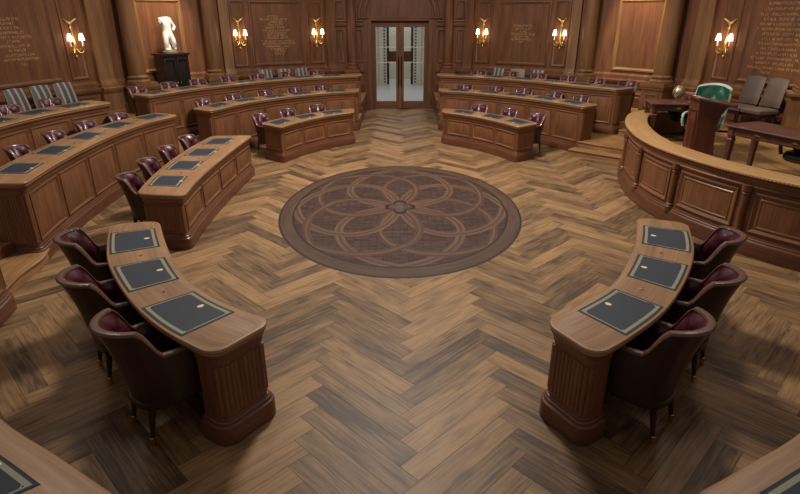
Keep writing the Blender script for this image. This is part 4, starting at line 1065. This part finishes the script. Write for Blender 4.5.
# green tufted swivel chair behind the lectern, black swivel chairs at the tables
def make_swivel(loc, rz, leather, edge, label, tuft=True, hb=1.12):
    t = thing('swivel_chair', label, 'chair', loc, rz)
    nx, nz = 28, 18
    def bk(u, v, f):
        x = (u-.5)*.58*(1-.25*max(0, v-.6)**2*4*.3); a = (u-.5)*2
        z = .5+v*(hb-.5)-.05*a*a*v; y = -.24-.14*v+.12*a*a
        d = 0
        if f and tuft:
            p, q = u*5, v*4; d = .03*(abs(math.sin(PI*(p+q)*.5+.8))*abs(math.sin(PI*(p-q)*.5+.8)))**.5
        return (x, y+(.05+d if f else -.03), z)
    m = B(); m.grid([[bk(i/nx, j/nz, True) for i in range(nx+1)] for j in range(nz+1)]); m.build('backrest', leather, t, smooth=80)
    m = B(); m.grid([[bk(i/nx, j/nz, False) for i in range(nx+1)] for j in range(nz+1)])
    m.build('back_shell', leather, t, smooth=80)
    m = B(); per = [bk(0, j/8, False) for j in range(9)]+[bk(i/16, 1, False) for i in range(1, 17)]+[bk(1, 1-j/8, False) for j in range(1, 9)]
    m.tube([(x, y+.04, z) for x, y, z in per], .034, 8); m.build('piped_edge', edge, t)
    m = B(); rows = []
    for s_, z in ((.9, .38), (1, .41), (1, .46), (.9, .5), (.02, .51)):
        rows.append([(.3*s_*math.copysign(abs(math.cos(2*PI*k/28))**.7, math.cos(2*PI*k/28)), .28*s_*math.sin(2*PI*k/28), z) for k in range(28)])
    m.grid(rows, cu=True); m.ngon(rows[0]); m.build('seat', leather, t, smooth=60)
    for k in (-1, 1):
        m = B(); m.tube(catmull([(k*.29, -.18, .66), (k*.31, 0, .68), (k*.31, .16, .66), (k*.3, .2, .56), (k*.28, .18, .45)], 4), .026, 8); m.build('arm', edge, t)
    m = B(); m.lathe([(.035, .1), (.03, .25), (.06, .37), (.2, .385)], 14); m.build('column_post', M['blackleather'], t)
    for k in range(5):
        a = 2*PI*k/5; m = B(); m.tube([(.03*math.cos(a), .03*math.sin(a), .13), (.28*math.cos(a), .28*math.sin(a), .075)], [.03, .02], 8); lg = m.build('foot', M['chairwood'], t)
        m = B(); m.tube([(.28*math.cos(a)-.015, .28*math.sin(a), .03), (.28*math.cos(a)+.015, .28*math.sin(a), .03)], .03, 10); m.build('caster', M['brass'], lg)
    return t
make_swivel((5.7, 10.42, Z3), R(132), M['green'], M['greenrim'], 'green tufted leather swivel chair behind the lectern', True, 1.18)
make_swivel((cA[0]+.32, cA[1]+.02, Z3), R(185), M['blackleather'], M['blackleather'], 'black leather swivel chair tucked under the small dais table', False, .7)
make_swivel((cB[0]+.18, cB[1]-.2, Z3), ang+PI, M['blackleather'], M['blackleather'], 'black leather swivel chair tucked under table at the right edge', False, .7)

# ------------------------------------------------------------------ lights
def area(name, loc, size, energy, col, rot=(0, 0, 0), sizey=None):
    l = bpy.data.lights.new(name, 'AREA'); l.energy = energy; l.color = col; l.size = size
    if sizey: l.shape = 'RECTANGLE'; l.size_y = sizey
    o = bpy.data.objects.new(name, l); C.objects.link(o); o.location = loc; o.rotation_euler = rot; return o
area('ceiling_lantern', (0, 10.0, 7.6), 1.2, 790, (1, .92, .82))
for lx, ly in ((-5.2, 7.5), (5.2, 7.5), (-4.2, 14), (4.2, 14)): area('ceiling_downlight', (lx, ly, 6.6), 1.0, 60, (1, .9, .78))
def spot(name, loc, target, energy, ang, col=(1, .82, .58), blend=.7, size=.15):
    l = bpy.data.lights.new(name, 'SPOT'); l.energy = energy; l.spot_size = R(ang); l.spot_blend = blend; l.color = col; l.shadow_soft_size = size
    o = bpy.data.objects.new(name, l); C.objects.link(o); o.location = loc
    o.rotation_euler = (Vector(target)-Vector(loc)).to_track_quat('-Z', 'Y').to_euler(); return o
for sx in (1, -1):
    p, n = WP.at(6.4, 1.6); q = WP.at(6.4, 0)[0]
    spot('niche_downlight', (p.x*sx, p.y, 5.4), (q.x*sx, q.y, 2.4), 900, 44)
spot('edge_column_downlight', (7.3, 10.6, 5.4), (8.2, 11.3, 2.0), 700, 40)
area('hall_light', (0, 22.5, 4.0), 3, 90, (.96, 1, .98)); area('hall_light_far', (0, 27.8, 4.0), 1.5, 40, (.96, 1, 1))
w = bpy.data.worlds.new('World'); bpy.context.scene.world = w; w.use_nodes = True
w.node_tree.nodes['Background'].inputs[0].default_value = (1, .93, .86, 1); w.node_tree.nodes['Background'].inputs[1].default_value = .21

# ------------------------------------------------------------------ camera
cam = bpy.data.cameras.new('camera'); co = bpy.data.objects.new('camera', cam); C.objects.link(co)
co.location = (0, 0, 2.95); co.rotation_euler = (R(90-22.9), 0, 0)
cam.sensor_width = 36; cam.lens = 548/800*36; cam.clip_end = 100
sc = bpy.context.scene; sc.camera = co
sc.view_settings.view_transform = 'Standard'; sc.view_settings.look = 'None'; sc.view_settings.gamma = 1; sc.view_settings.use_curve_mapping = False
sc.view_settings.exposure = 0
